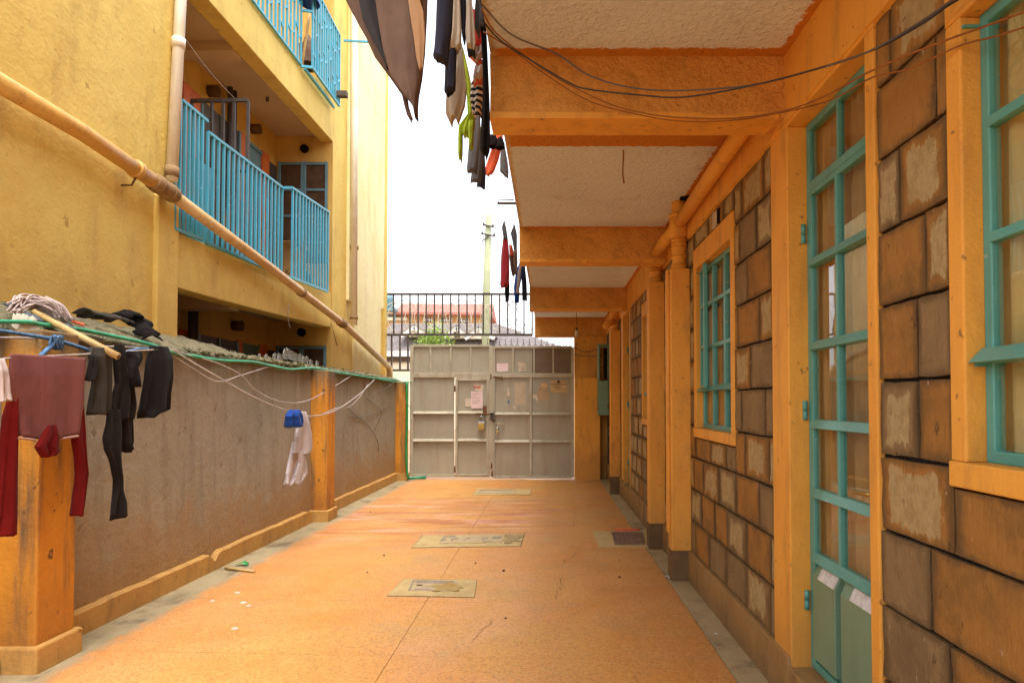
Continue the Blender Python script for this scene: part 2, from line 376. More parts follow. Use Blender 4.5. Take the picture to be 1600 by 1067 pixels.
def mat_glass():
    m, nt, bs = newmat('window_glass'); n = N(nt); out = nt.nodes['Material Output']
    tr = n.node('ShaderNodeBsdfTransparent'); tr.inputs[0].default_value = (.95,.95,.92,1)
    gl = n.node('ShaderNodeBsdfGlossy'); gl.inputs['Roughness'].default_value = .02
    fr = n.node('ShaderNodeFresnel'); fr.inputs['IOR'].default_value = 2.15; geo = n.node('ShaderNodeNewGeometry')
    front = n.math('MULTIPLY', fr.outputs[0], n.math('SUBTRACT', 1.0, geo.outputs['Backfacing']))
    b = n.bump(n.noise(2.5, 2, .5), .05, .02); n.link(b, gl.inputs['Normal'])
    mx = n.node('ShaderNodeMixShader'); n.link(front, mx.inputs[0]); n.link(tr.outputs[0], mx.inputs[1]); n.link(gl.outputs[0], mx.inputs[2])
    n.link(mx.outputs[0], out.inputs['Surface'])
    return m
M['glass'] = mat_glass()
F = dict(curtain=fabric('olive_curtain', (.62,.50,.22), .8), curtain_brown=fabric('brown_curtain', (.45,.29,.13), .75),
         maroon=fabric('mauve_knit', (.23,.082,.075), .8), red=fabric('dark_red_knit', (.135,.004,.003), .75),
         black=fabric('faded_black_cloth', (.013,.010,.010), .6), rib=fabric('ribbed_black_knit', (.022,.016,.013), .7, stripe=(.008,.006,.006), freq=420),
         white=fabric('white_cotton', (.56,.50,.50), .8), royal=fabric('royal_blue_cloth', (.02,.09,.45), .6),
         navy=fabric('navy_cloth', (.035,.035,.055), .7), beige=fabric('beige_fleece', (.50,.42,.32), .85), lime=fabric('lime_cloth', (.36,.50,.03), .8),
         grey=fabric('grey_melange', (.13,.13,.14), .8), coral=fabric('coral_cloth', (.75,.15,.07), .85), scarlet=fabric('scarlet_cloth', (.62,.04,.02), .8),
         stripes=fabric('black_white_stripes', (.02,.02,.025), .8, stripe=(.7,.66,.6), freq=190), crimson=fabric('crimson_cloth', (.36,.025,.04), .75),
         brown=fabric('brown_blanket', (.17,.105,.075), .75), tan=fabric('tan_lining', (.42,.24,.12), .85), dark=fabric('charcoal_lining', (.05,.045,.045), .8),
         mop=fabric('pinkish_mop_string', (.58,.46,.42), .7), denim=fabric('washed_denim', (.12,.14,.17), .6), hood=fabric('grey_brown_fleece', (.055,.048,.038), .6))

# ------------------------------------------------------------------ ground, yard floor, gutters
g = MB(); g.sheet([[(x, y, -.16) for x in (-500, -20, 20, 500)] for y in (-300, -20, 60, 900)], False)
ob('ground', g, M['ground'], kind='structure')
yb = MB(); yb.hexa([(-3.3,-6,-.2),(1.4,-6,-.2),(1.4,13.6,-.2),(-3.3,13.6,-.2)], [(-3.3,-6,zf(-6)-.012),(1.4,-6,zf(-6)-.012),(1.4,13.6,zf(13.6)-.012),(-3.3,13.6,zf(13.6)-.012)])
yard = ob('yard_floor', yb, M['plinth'], kind='structure')
ys = [-6, -4.8, -3.6, -2.7, -1.6, -.5, .6, 1.7, 2.78, 3.88, 4.95, 6.05, 7.15, 8.25, 9.35, 10.45, 11.55, 13.6]
for i in range(len(ys)-1):
    for x0, x1 in ((-2.64, -.885), (-.885, .958)):
        a = lambda x, y: .04*(x+.9)*-1 if 0 else 0
        y0, y1 = ys[i]+.0016, ys[i+1]-.0016; sk_ = -.05
        f = lambda x, y: y + sk_*(x+.9)
        p = [(x0+.0016, f(x0,y0)), (x1-.0016, f(x1,y0)), (x1-.0016, f(x1,y1)), (x0+.0016, f(x0,y1))]
        if ys[i+1] > 13: p = [p[0], p[1], (p[2][0], 13.55), (p[3][0], 13.55)]
        b = MB(); b.hexa([(x, y, zf(y)-.06) for x, y in p], [(x, y, zf(y)) for x, y in p]); ob('floor_slab', b, M['floor'], yard)
for x0, x1 in ((-2.96, -2.645), (.963, 1.16)):
    b = MB(); b.hexa([(x0,-6,-.19),(x1,-6,-.19),(x1,13.5,-.19),(x0,13.5,-.19)], [(x0,-6,zf(-6)-.004),(x1,-6,zf(-6)-.004),(x1,13.5,zf(13.5)-.004),(x0,13.5,zf(13.5)-.004)])
    ob('gutter', b, M['cement'], yard)
def crack(pts, w=.006):
    b = MB(); ps = [at(x, y, floor=True) for x, y in pts]; out = []
    for i in range(len(ps)-1):
        for k in range(6):
            q = ps[i].lerp(ps[i+1], k/6); out.append(q + Vector((random.uniform(-.02,.02), random.uniform(-.02,.02), 0)))
    out.append(ps[-1])
    rows = [[Vector((q.x-w*random.uniform(.2,.6), q.y, zf(q.y)+.002)), Vector((q.x+w*random.uniform(.2,.6), q.y, zf(q.y)+.002))] for q in out]
    b.sheet(rows, False); return ob('floor_crack', b, M['rust'], yard)
crack([(928,857),(905,862),(884,875),(880,882)]); crack([(878,902),(880,912),(873,920),(870,937)]); crack([(770,967),(765,975),(738,1000)], .004); crack([(899,800),(897,822)], .004)
# damp dark patches in the left gutter
def blot(name, cx, cy, rx, ry, mat, seed, n=44, dz=.003, parent=yard):
    rnd = random.Random(seed); c = at(cx, cy, floor=True); b = MB(); vs = [Vector((c.x, c.y, zf(c.y)+dz))]
    for k in range(n):
        t = 2*math.pi*k/n; q = 1 + .9*mnoise.fractal(Vector((math.cos(t)*1.6+seed*2.3, math.sin(t)*1.6, seed)), .8, 2.1, 4)+rnd.uniform(-.06,.06)
        x, y = c.x + rx*q*math.cos(t), c.y + ry*q*math.sin(t); vs.append(Vector((x, y, zf(y)+dz)))
    b.add(vs, [(0, 1+k, 1+(k+1)%n) for k in range(n)]); return ob(name, b, mat, parent)
M['damp'] = weathered('damp_cement', (.25,.19,.11), (.20,.15,.085), None, 0, 6, None, .2, .1, 60, .003, .3, .5)

# ------------------------------------------------------------------ left boundary wall
bw = thing('boundary_wall', (-3.0, 4, 0), 'low grey plastered boundary wall with orange pillars and rough cement top', 'wall')
ZT = 1.80
b = MB(); b.box(-3.30, -2.92, -6, 13.3, -.15, ZT); ob('wall_body', b, M['graywall'], bw)
# rough coping, falling towards the yard
rows = []; nn = 420
for j in range(nn):
    y = -6 + 19.5*j/(nn-1); row = []
    h = .20 if y < 6 else .20 - .11*min(1, (y-6)/1.5)
    for k in range(11):
        t = k/10; x = -2.885 - .43*t; z = ZT + .0 + h*t**.8 + .024*mnoise.fractal(Vector((x*4, y*2.8, 0)), .9, 2.2, 6) + .014*mnoise.noise(Vector((x*19, y*15, 4)))
        if k == 0: x += .02*mnoise.noise(Vector((0, y*5, 1))); z = ZT - .015 + .015*mnoise.noise(Vector((3, y*4, 1)))
        row.append(Vector((x, y, max(z, ZT-.02))))
    rows.append([Vector((-2.925, y, ZT-.05))] + row)
b = MB(); b.sheet(rows); ob('coping', b, M['cement_rough'], bw)
def skirt(y0, y1):
    n = 40; rows = []
    for j in range(n):
        y = lerp(y0, y1, j/(n-1)); z = .145 + zf(y) + .010*mnoise.noise(Vector((y*2.5, 0, 0))) + .006*mnoise.noise(Vector((y*11, 2, 0)))
        d = min(1, (y-y0)/.12, (y1-y)/.12); z = z - .07*(1-d)**2
        rows.append([Vector((-2.868, y, -.19)), Vector((-2.868, y, z-.006)), Vector((-2.875, y, z)), Vector((-2.93, y, z+.008))])
    b = MB(); b.sheet(rows, False); ob('skirting', b, M['skirting'], bw)
for y0, y1 in ((-6, -1.2), (-.85, 3.6), (3.97, 5.9), (5.905, 8.3), (8.72, 13.1)): skirt(y0, y1)
def pillar(y0, y1, xf=-2.715, zt=ZT-.01):
    b = MB(); n = 14
    for (xa, xb, ya, yb, za, zb) in ((xf, -2.93, y0, y1, -.15, zt),): b.box(xb, xa, ya, yb, za, zb)
    p = ob('pillar', b, M['pillar'], bw, bevel=.012)
    b = MB(); b.box(-2.925, xf+.03, y0-.03, y1+.03, -.16, .135+zf(y0)); q = ob('pillar_base', b, M['skirting'], p, bevel=.012)
    return p
pillar(3.645, 3.94); pillar(8.37, 8.68); pillar(12.98, 13.2); pillar(-1.2, -.9)
# moss and broken glass set in the coping
b = MB(); rnd = random.Random(4)
for i in range(4200):
    y = rnd.choice([rnd.uniform(5.9, 10.2), rnd.uniform(6.5, 9.5), rnd.uniform(9.5, 13)]); x = -2.90 - abs(rnd.gauss(0, .13))
    if x < -3.28: continue
    z = ZT + .18*min(1, (-2.88-x)/.4)*.55 - .005 + .03*mnoise.noise(Vector((x*4, y*2, 0)))
    c = Vector((x, y, z)); s = rnd.uniform(.008, .026); u = Vector((rnd.uniform(-1,1), rnd.uniform(-1,1), rnd.uniform(-.2,.5))).normalized()*s; v = Vector((rnd.uniform(-.4,.4), rnd.uniform(-.4,.4), 1)).normalized()*s*rnd.uniform(.8, 2)
    b.add([c-u, c+u, c+u*.3+v], [(0,1,2)])
ob('moss', b, M['moss'], bw, kind='stuff')
b = MB()
for i in range(900):
    y = rnd.uniform(5.5, 13.2); x = -2.89 - abs(rnd.gauss(0, .14))
    if x < -3.28: continue
    z = ZT + .10*min(1, (-2.88-x)/.4); c = Vector((x, y, z)); s = rnd.uniform(.010, .035)
    b.lathe([(s*.3, 0), (s, s*.3), (s*.7, s*rnd.uniform(.7, 1.1)), (s*.2, s*1.2)], c, 5)
ob('rubble', b, M['cement_rough'], bw, kind='stuff')
for px, py, h in ((415,558,10),(428,556,9),(437,558,14),(445,556,22),(452,556,24),(459,558,20),(466,560,17),(474,562,12),(485,566,9),(350,549,9),(362,551,7),(495,568,9),(478,563,14),(404,556,7)):
    p = at(px, py, X=-3.05); hh = h*p.y/FPX*.5; b = MB(); wd = hh*rnd.uniform(.9,1.5)
    b.prism([p+Vector((0,-wd,-.04)), p+Vector((0,wd,-.04)), p+Vector((0.01,wd*.9,hh*.5)), p+Vector((.0,rnd.uniform(-wd,wd),hh)), p+Vector((0,-wd*.8,hh*.4))], (.006,.002,0))
    ob('glass_shard', b, M['glass_shard'], bw)

# ------------------------------------------------------------------ right block building
WX = 1.14
rb = thing('block_building', (1.3, 4, 0), 'block walled apartment building with orange bands and overhanging concrete beams', 'building')
ZB, ZS = 2.735, 3.055
wins = [(.60, 1.87, 1.235, 2.47), (4.285, 5.30, 1.20, 2.43), (7.22, 8.33, 1.20, 2.43)]
doors = [(2.44, 3.244, .16, 2.72), (9.68, 10.52, .16, 2.72)]
# wall core in pieces between the openings
edges = sorted([(a, b_, z0, z1) for a, b_, z0, z1 in wins + doors]); yprev = -1.2; b = MB()
for a, b_, z0, z1 in edges:
    b.box(1.165, 1.42, yprev, a-.03, -.1, ZS); b.box(1.165, 1.42, a-.03, b_+.03, -.1, z0-.03); b.box(1.165, 1.42, a-.03, b_+.03, z1+.03, ZS); yprev = b_+.03
b.box(1.165, 1.42, yprev, 14.2, -.1, ZS); wall = ob('wall', b, M['mortar'], rb)
b = MB(); b.box(1.42, 1.5, -1.2, 14.2, -.1, ZS); ob('light_stop_plate', b, M['black'], rb)  # unseen dark plate added behind the openings to keep light out
# surrounds first (used for clipping the blocks)
SW = .07
solid = []
for (a, b_, z0, z1) in wins: solid.append((a-SW, b_+SW, z0-.075, z1+(.16 if a > 3 else .10)))
for (a, b_, z0, z1) in doors: solid.append((a-.068, b_+.24, -1, 3.2))
# blocks
variants = []
def block_mesh(seed):
    rnd = random.Random(seed); nx, nz = 6, 4; b = MB(); fr = []
    for i in range(nz):
        row = []
        for j in range(nx):
            y, z = j/(nx-1)-.5, i/(nz-1)-.5
            edge = (j in (0, nx-1)) or (i in (0, nz-1)); cor = (j in (0, nx-1)) and (i in (0, nz-1))
            x = -.75 + rnd.uniform(-.1, .1) + (.06 if edge else 0)
            yy = y + (rnd.uniform(-.008,.008) if edge else rnd.uniform(-.03,.03)); zz = z + (rnd.uniform(-.012,.012) if edge else 0)
            row.append(Vector((x, yy, zz)))
        fr.append(row)
    b.sheet(fr, False)
    ring = [fr[0][j] for j in range(nx)] + [fr[i][nx-1] for i in range(1, nz)] + [fr[nz-1][j] for j in range(nx-2, -1, -1)] + [fr[i][0] for i in range(nz-2, 0, -1)]
    k = len(ring); b.add(ring + [Vector((1, v.y, v.z)) for v in ring], [(i, (i+1) % k, k+(i+1) % k, k+i) for i in range(k)], False)
    me = bpy.data.meshes.new('block'); me.from_pydata(b.v, [], b.f); me.polygons.foreach_set('use_smooth', b.sm)
    bm = bmesh.new(); bm.from_mesh(me); bmesh.ops.remove_doubles(bm, verts=bm.verts, dist=1e-5); bmesh.ops.recalc_face_normals(bm, faces=bm.faces); bm.to_mesh(me); bm.free()
    me.materials.append(M['block']); return me
variants = [block_mesh(s) for s in range(9)]
rnd = random.Random(21)
CH = .2545; nblk = 0
for k in range(0, 10):
    z0, z1 = .20 + k*CH, .20 + (k+1)*CH
    if k == 9: z1 = ZB - .0
    y = -1.2 + rnd.uniform(0, .3)
    while y < 13.2:
        L = rnd.choice([.44, .46, .42, .47, .45, .39, .43, .33, .17 if rnd.random() < .12 else .44])
        segs = [(y, min(y+L, 13.2))]; y += L
        for sa, sb, sz0, sz1 in solid:
            zc = (z0+z1)/2
            if sz0 < z1-.02 and sz1 > z0+.02:
                ns = []
                cut_lo = sz0 > z0+.02; cut_hi = sz1 < z1-.02
                for sg in segs:
                    if len(sg) > 2: ns.append(sg); continue
                    a, c = sg
                    if c <= sa or a >= sb: ns.append((a, c)); continue
                    if a < sa: ns.append((a, sa))
                    if c > sb: ns.append((sb, c))
                    lo, hi = max(a, sa), min(c, sb)
                    if cut_lo and hi-lo > .05: ns.append((lo, hi, z0, sz0))
                    if cut_hi and hi-lo > .05: ns.append((lo, hi, sz1, z1))
                segs = ns
        for sg in segs:
            a, c = sg[:2]; za, zb = (sg[2:] if len(sg) > 2 else (z0, z1))
            if c-a < .035 or zb-za < .03: continue
            gap = .0125
            o = bpy.data.objects.new('block', rnd.choice(variants)); C.objects.link(o)
            o.scale = (.022, c-a-gap, zb-za-gap); loc = Vector((1.163 + rnd.uniform(-.002,.004), (a+c)/2, (za+zb)/2)); o.location = loc
            o.rotation_euler = (rnd.uniform(-.006,.006) if c-a > .2 else 0, 0, rnd.uniform(-.01,.01)); par(o, wall); nblk += 1
# plinth
b = MB(); segs = []; yp = -1.2
for a, b_, z0, z1 in sorted(doors): segs.append((yp, a-.004)); yp = b_+.004
segs.append((yp, 13.4))
for y0, y1 in segs: b.hexa([(1.118,y0,-.19),(1.30,y0,-.19),(1.30,y1,-.19),(1.118,y1,-.19)], [(1.124,y0,.198),(1.30,y0,.206),(1.30,y1,.206),(1.124,y1,.198)])
ob('plinth', b, M['plinth'], rb, bevel=.006)
for a, b_, z0, z1 in doors:
    b = MB(); b.box(1.121, 1.40, a, b_, -.19, z0-.002); ob('threshold', b, M['plinth'], rb, bevel=.008)
# ring beam paint band
b = MB()
n = 200; rows = []
for j in range(n):
    y = -1.2 + 14.7*j/(n-1); zz = ZB - .018*abs(mnoise.noise(Vector((y*5, 0, 3)))) - .012*abs(mnoise.noise(Vector((y*17, 0, 3))))
    rows.append([Vector((1.16, y, zz)), Vector((1.131, y, zz+.006)), Vector((1.128, y, ZS+.01))])
b.sheet(rows, False); ob('ring_beam', b, M['orange'], rb)
# soffit slab and beams
b = MB(); b.box(-.28, 1.5, -.6, 14.3, ZS, ZS+.16); ob('soffit_slab', b, M['soffit'], rb)
def beam(y0, y1, zb):
    nx, b = 40, MB(); ring = []
    prof = [(y0, ZS+.01), (y0, ZS-.15), (y0, zb+.012), (y0+.012, zb), (y1-.012, zb), (y1, zb+.012), (y1, ZS+.01)]
    rows = []
    for j in range(nx+1):
        x = lerp(-.284, 1.15, j/nx); row = []
        for i, (y, z) in enumerate(prof):
            q = .006*mnoise.noise(Vector((x*6, y*7, z*9+i))); row.append(Vector((x - (.008*mnoise.noise(Vector((y*20, z*20, 1))) if j == 0 else 0), y + q, z + (q if 1 < i < 5 else 0))))
        rows.append(row)
    b.sheet(rows, False); b.add(rows[0], [tuple(range(7))]); b.add(rows[-1], [tuple(range(7))])
    return ob('beam', b, M['orange_rough'], rb)
for y0, y1, zb in ((-.55, -.35, ZB), (3.23, 3.44, 2.76), (6.46, 6.67, ZB), (9.86, 10.07, ZB), (13.48, 13.7, 2.69)): beam(y0, y1, zb)
for y0, y1, zb in ((3.228, 3.442, 2.757), (6.458, 6.672, ZB-.003), (9.858, 10.072, ZB-.003)):   # smooth painted strip under each beam
    b = MB(); b.box(-.285, 1.10, y0, y1, zb-.003, zb+.03); ob('beam_strip', b, M['orange'], rb, bevel=.004)
# end wall under the last beam and upper storeys
b = MB(); b.box(.50, 1.15, 13.5, 13.7, -.2, 2.70); ob('end_wall', b, M['orange'], rb)
b = MB(); b.box(-.30, -.18, -.6, 14.3, ZS+.162, 4.15); ob('balcony_parapet', b, M['orange'], rb)
b = MB(); b.box(1.14, 1.4, -1.2, 14.3, ZS+.162, 6.0); ob('upper_wall', b, M['yellow'], rb)
b = MB(); b.box(-.30, 1.5, -.6, 14.3, 6.0, 6.16); ob('light_block_slab', b, M['soffit'], rb)  # unseen slab added overhead to block light from the sky
# small strips of soffit damage / black mark by the pipe
# door and window surrounds
def surround(a, b_, z0, z1, top, sw=SW, sill=True, far=0):
    b = MB(); x0, x1 = 1.139, 1.32
    b.box(x0, x1, a-sw, a, z0, z1); b.box(x0, x1, b_, b_+sw+far, z0, z1)
    b.box(x0-.001, x1, a-sw-.001, b_+sw+far+.001, z1, z1+top)
    o = ob('surround', b, M['orange'], rb, bevel=.006)
    if sill:
        b = MB(); b.box(x0-.006, x1, a-sw-.003, b_+sw+.004, z0-.072, z0); ob('window_sill', b, M['orange'], rb, bevel=.006)
    return o
for i, (a, b_, z0, z1) in enumerate(wins): surround(a, b_, z0, z1, .16 if i else .10)
for (a, b_, z0, z1) in doors: surround(a, b_, z0-.02, z1, .02, .068, False, .172)
def curtain(y0, y1, z0, z1, x, mat, parent):
    rows = []; m, n = 3, 70
    for i in range(m):
        z = lerp(z0, z1, i/(m-1)); rows.append([Vector((x + .018*math.sin(j*1.15+.6*mnoise.noise(Vector((j*.3, i, 0)))) + .01*mnoise.noise(Vector((j*.5, z, 3))), lerp(y0, y1, j/(n-1)), z)) for j in range(n)])
    b = MB(); b.sheet(rows); return ob('curtain', b, mat, parent)
def window(a, b_, z0, z1, zbars, ycols, cmat, open_far=False):
    X = 1.195; t = .034; fw = MB()
    fw.box(X, X+.035, a, a+t, z0, z1); fw.box(X, X+.035, b_-t, b_, z0, z1)
    fw.box(X-.001, X+.036, a+.001, b_-.001, z0, z0+t); fw.box(X-.001, X+.036, a+.001, b_-.001, z1-t, z1)
    fr = ob('window', fw, M['teal'], rb, bevel=.004)
    ye = [a+t] + list(ycols) + [b_-t]; ze = [z0+t] + list(zbars) + [z1-t]
    for y in ycols:
        b = MB(); b.box(X-.006, X+.03, y-t/2, y+t/2, z0+t, z1-t); ob('mullion', b, M['teal'], fr, bevel=.004)
    for i, z in enumerate(zbars):
        b = MB()
        if i == 0:   # transom with a projecting drip bar
            b.prism([(X-.05, a+.002, z-.02), (X+.02, a+.002, z-.024), (X+.02, a+.002, z+.024), (X-.01, a+.002, z+.02)], (0, b_-a-.004, 0))
        else: b.box(X-.004, X+.028, a+t, b_-t, z-.014, z+.014)
        ob('transom' if i == 0 else 'glazing_bar', b, M['teal'], fr, bevel=.003)
    b = MB(); b.box(X-.03, X+.005, b_-.012, b_+.055, zbars[0]-.03, zbars[0]-.022); b.box(X-.05, X+.002, b_-.01, b_+.05, z1-.035, z1-.028); ob('hinge', b, M['teal'], fr)
    for i in range(len(ye)-1):
        for j in range(len(ze)-1):
            b = MB(); b.box(X+.012, X+.016, ye[i]+.006, ye[i+1]-.006, ze[j]+.005, ze[j+1]-.005); ob('pane', b, M['glass'], fr)
    curtain(a-.02, b_+.02, z0-.02, z1+.02, X+.055, cmat, fr)
    return fr
w0 = window(*wins[0], [1.527, 1.845, 2.16], [1.03, 1.45], F['curtain'])
w1 = window(*wins[1], [1.504, 1.81, 2.135], [4.62, 4.955], F['curtain_brown'])
w2 = window(*wins[2], [1.504, 1.81, 2.135], [7.59, 7.96], F['curtain_brown'])
# casement of the middle window standing slightly open (its far leaf)
b = MB(); X = 1.19
for (ya, za, yb_, zb_) in ((4.965, 1.515, 4.965, 2.40), (5.262, 1.515, 5.262, 2.40)): b.bar((X-.05 if ya < 5 else X-.008, ya, za), (X-.05 if ya < 5 else X-.008, yb_, zb_), .028)
for z in (1.515, 1.81, 2.12, 2.40): b.bar((X-.05, 4.965, z), (X-.008, 5.262, z), .026)
ob('casement', b, M['teal'], w1, bevel=.003)
def door(a, b_, z0, z1):
    X = 1.232; t = .036; fw = MB()
    fw.box(X, X+.04, a, a+t, z0, z1); fw.box(X, X+.04, b_-t, b_, z0, z1); fw.box(X-.001, X+.041, a+.001, b_-.001, z1-t, z1); fw.box(X-.004, X+.044, a+t+.001, b_-t-.001, 2.395, 2.435)
    dr = ob('door', fw, M['teal'], rb, bevel=.004); mid = (a+b_)/2+.05
    zr = [.69, .985, 1.30, 1.66, 2.05]
    lf = MB(); xa = X-.006
    lf.box(xa, xa+.035, a+t+.004, a+t+.034, z0+.01, 2.392); lf.box(xa, xa+.035, b_-t-.034, b_-t-.004, z0+.01, 2.392)
    lf.box(xa-.001, xa+.034, a+t+.035, b_-t-.035, 2.365, 2.392); lf.box(xa-.001, xa+.036, a+t+.035, b_-t-.035, z0+.01, z0+.045)
    ob('door_leaf', lf, M['teal'], dr, bevel=.003)
    b = MB(); b.box(xa-.004, xa+.03, mid-.013, mid+.013, .70, 2.37); b.box(X, X+.03, mid-.011, mid+.011, 2.432, z1-t); ob('mullion', b, M['teal'], dr, bevel=.003)
    for i, z in enumerate(zr):
        b = MB()
        b.prism([(xa-.020, a+t+.03, z-.020), (xa+.03, a+t+.03, z-.024), (xa+.03, a+t+.03, z+.02), (xa-.002, a+t+.03, z+.02)], (0, b_-a-2*t-.06, 0)); ob('glazing_bar', b, M['teal'], dr, bevel=.003)
    ze = zr + [2.37]
    for y0, y1 in ((a+t+.03, mid-.008), (mid+.008, b_-t-.03)):
        for j in range(5):
            b = MB(); b.box(xa+.012, xa+.016, y0, y1, ze[j]+.015, ze[j+1]-.012); ob('pane', b, M['glass'], dr)
        b = MB(); b.box(X+.014, X+.018, y0-.03, y1+.03, 2.43, z1-t+.004); ob('pane', b, M['glass'], dr)
    for y0, y1 in ((a+t+.045, mid-.028), (mid+.028, b_-t-.045)):   # pressed steel panels with sloping tops
        b = MB(); b.prism([(xa+.03, y0, z0+.06), (xa-.014, y0, z0+.07), (xa-.014, y0, .60), (xa+.012, y0, .652), (xa+.03, y0, .652)], (0, y1-y0, 0)); ob('door_panel', b, M['teal_panel'], dr, bevel=.003)
        b = MB(); b.prism([(xa-.0155, y0+.01, .602), (xa-.0125, y0+.01, .604), (xa+.0105, y0+.01, .650), (xa+.0085, y0+.01, .6525)], (0, (y1-y0)*.72, 0)); ob('glint_strip', b, M['glint'], dr)  # sky reflection on the sloping top, painted as a pale strip
    b = MB(); b.box(xa+.022, xa+.03, a+t, b_-t, z0+.02, .68); ob('back_sheet', b, M['teal_panel'], dr)
    for z in (.47, 1.36, 2.20):
        b = MB(); b.tube([(X-.018, b_-.004, z-.045), (X-.018, b_-.004, z-.002)], .012, 8); b.tube([(X-.018, b_-.004, z+.002), (X-.018, b_-.004, z+.045)], .012, 8)
        b.box(X-.02, X-.012, b_-.004, b_+.05, z-.035, z+.035); ob('hinge', b, M['teal'], dr)
    b = MB(); b.tube([(xa-.01, a+.085, 1.06), (xa-.05, a+.085, 1.06)], .008, 8); b.tube([(xa-.05, a+.07, 1.06), (xa-.05, a+.2, 1.055)], .009, 8); ob('door_handle', b, M['brass'], dr)
    curtain(a+.02, b_-.02, .60, 2.70, X+.065, F['curtain_brown'], dr)
    return dr
M['glint'] = weathered('painted_sky_glint', (.72,.72,.74), (.5,.5,.53), None, 0, 30, None, .2, .6, 70, .004, .35, .6)  # silver colour painted for the sky glint on the door panels
for d in doors: door(*d)
# vent block above the middle window
b = MB(); b.box(1.135, 1.16, 4.60, 4.66, 2.60, 2.70); b.box(1.13, 1.16, 4.665, 4.70, 2.595, 2.705); ob('wall_vent', b, M['paper'], rb)
b = MB(); b.box(1.136, 1.16, 4.545, 4.598, 2.605, 2.70); ob('vent_hole', b, M['black'], rb)
# boxed downpipes standing against the wall
def downpipe(y, ztop, w=.162, x0=.99, pipe=True, tee=True):
    b = MB(); b.box(x0, x0+w, y, y+.155, -.15, ztop); c = ob('pipe_casing', b, M['orange'], rb, bevel=.01)
    b = MB(); b.box(x0-.004, x0+w+.0, y-.004, y+.16, -.16, .205); ob('casing_base', b, M['base_brown'], c, bevel=.006)
    cx, cy = x0+.085, y+.08
    if pipe:
        b = MB(); b.tube([(cx, cy, ztop-.01), (cx, cy, 2.82)], .058, 16); b.lathe([(.066, 0), (.066, .05)], (cx, cy, ztop-.004), 16); b.lathe([(.064, 0), (.068, .012), (.064, .024)], (cx, cy, ztop+.09), 16)
        for k in range(3): b.lathe([(.062, 0), (.067, .010), (.062, .02)], (cx, cy, ztop+.17+.03*k), 16)
        ob('downpipe', b, M['orange'], c)
        if tee:
            b = MB(); b.tube([(cx, cy, 2.76), (cx, cy, 2.94)], .078, 16); b.lathe([(.086, 0), (.086, .03)], (cx, cy, 2.92), 16); b.tube([(cx, cy, 2.95), (cx, cy, ZS+.02)], .06, 12); ob('pipe_tee', b, M['orange'], c)
    return c, cx, cy
c2, cx, cy = downpipe(5.54, 2.49)
b = MB(); b.tube([(cx, cy-.02, 2.87), (cx-.012, 4.2, 2.885), (cx-.01, 3.4, 2.90)], .05, 14); b.tube([(cx-.03, cy+.02, 2.84), (cx-.06, 6.5, 2.82)], .05, 14); ob('branch_pipe', b, M['orange'], c2)
b = MB(); b.add([(cx-.02, cy-.16, ZS-.002), (cx+.05, cy-.2, ZS-.002), (cx+.055, cy-.02, ZS-.002), (cx+.0, cy-.02, ZS-.002)], [(0,1,2,3)]); ob('broken_edge', b, M['black'], c2)
downpipe(6.77, 2.60, tee=False)
c4, cx, cy = downpipe(10.98, 2.55, .165, .985)
b = MB(); b.tube([(.90, 10.9, 2.60), (.95, 10.95, 2.66), (cx, cy, 2.72)], .055, 12); ob('branch_pipe', b, M['orange'], c4)
# step edge beside column three's neighbour: thin strip standing at the second casing
b = MB(); b.box(.972, .989, 5.60, 5.70, .33, 2.49); ob('casing_strip', b, M['orange'], rb, bevel=.004)
# gate post on the right
gp = MB(); gp.box(.495, .985, 13.14, 13.42, -.2, 1.87)
ob('gate_post', gp, M['orange'], bevel=.015, label='squat orange gate post right of the grey metal gate, mildewed at its foot', cat='post')
# meter box
mbx = thing('meter_box', (1.04, 12.95, 1.2), 'sage green steel meter box with a wire grille window by the gate', 'meter box')
x0, x1, y0, y1, z0, z1 = .925, 1.13, 12.86, 13.12, 1.15, 2.47
b = MB(); b.box(x0, x1, y0+.012, y1, z0, 1.78); b.box(x0, x1, y1-.02, y1, 1.78, z1); b.box(x0, x0+.012, y0+.012, y1, 1.78, z1); b.box(x1-.012, x1, y0+.012, y1, 1.78, z1); b.box(x0-.01, x1+.01, y0, y1, z1, z1+.02)
ob('box_body', b, M['teal_panel'], mbx, bevel=.003)
b = MB(); b.box(x0+.01, x1-.01, y0, y0+.012, z0+.01, 1.80); b.box(x0+.002, x0+.03, y0, y0+.012, 1.80, z1-.004); b.box(x1-.03, x1-.002, y0, y0+.012, 1.80, z1-.004); b.box(x0+.03, x1-.03, y0, y0+.012, z1-.04, z1-.004); ob('box_door', b, M['teal_panel'], mbx, bevel=.002)
b = MB(); b.box(x0+.02, x1-.02, y1-.035, y1-.02, 1.80, z1-.02); ob('meter_panel', b, M['orange'], mbx)
b = MB(); b.box(x1-.09, x1-.035, y0+.05, y0+.14, 1.83, 2.42); ob('meter', b, M['black'], mbx)
for i in range(6):
    b = MB(); z = 1.86+.1*i; b.tube([(x0+.02, y0+.006, z), (x1-.02, y0+.006, z)], .004, 5); ob('grille_wire', b, M['rust'], mbx)
b = MB(); b.tube([(x0+.10, y0+.006, 1.80), (x0+.10, y0+.006, z1-.03)], .004, 5); ob('grille_wire', b, M['rust'], mbx)
b = MB(); b.box(x1-.03, x1-.012, y0-.012, y0, 1.27, 1.36); ob('hasp', b, M['rust'], mbx)

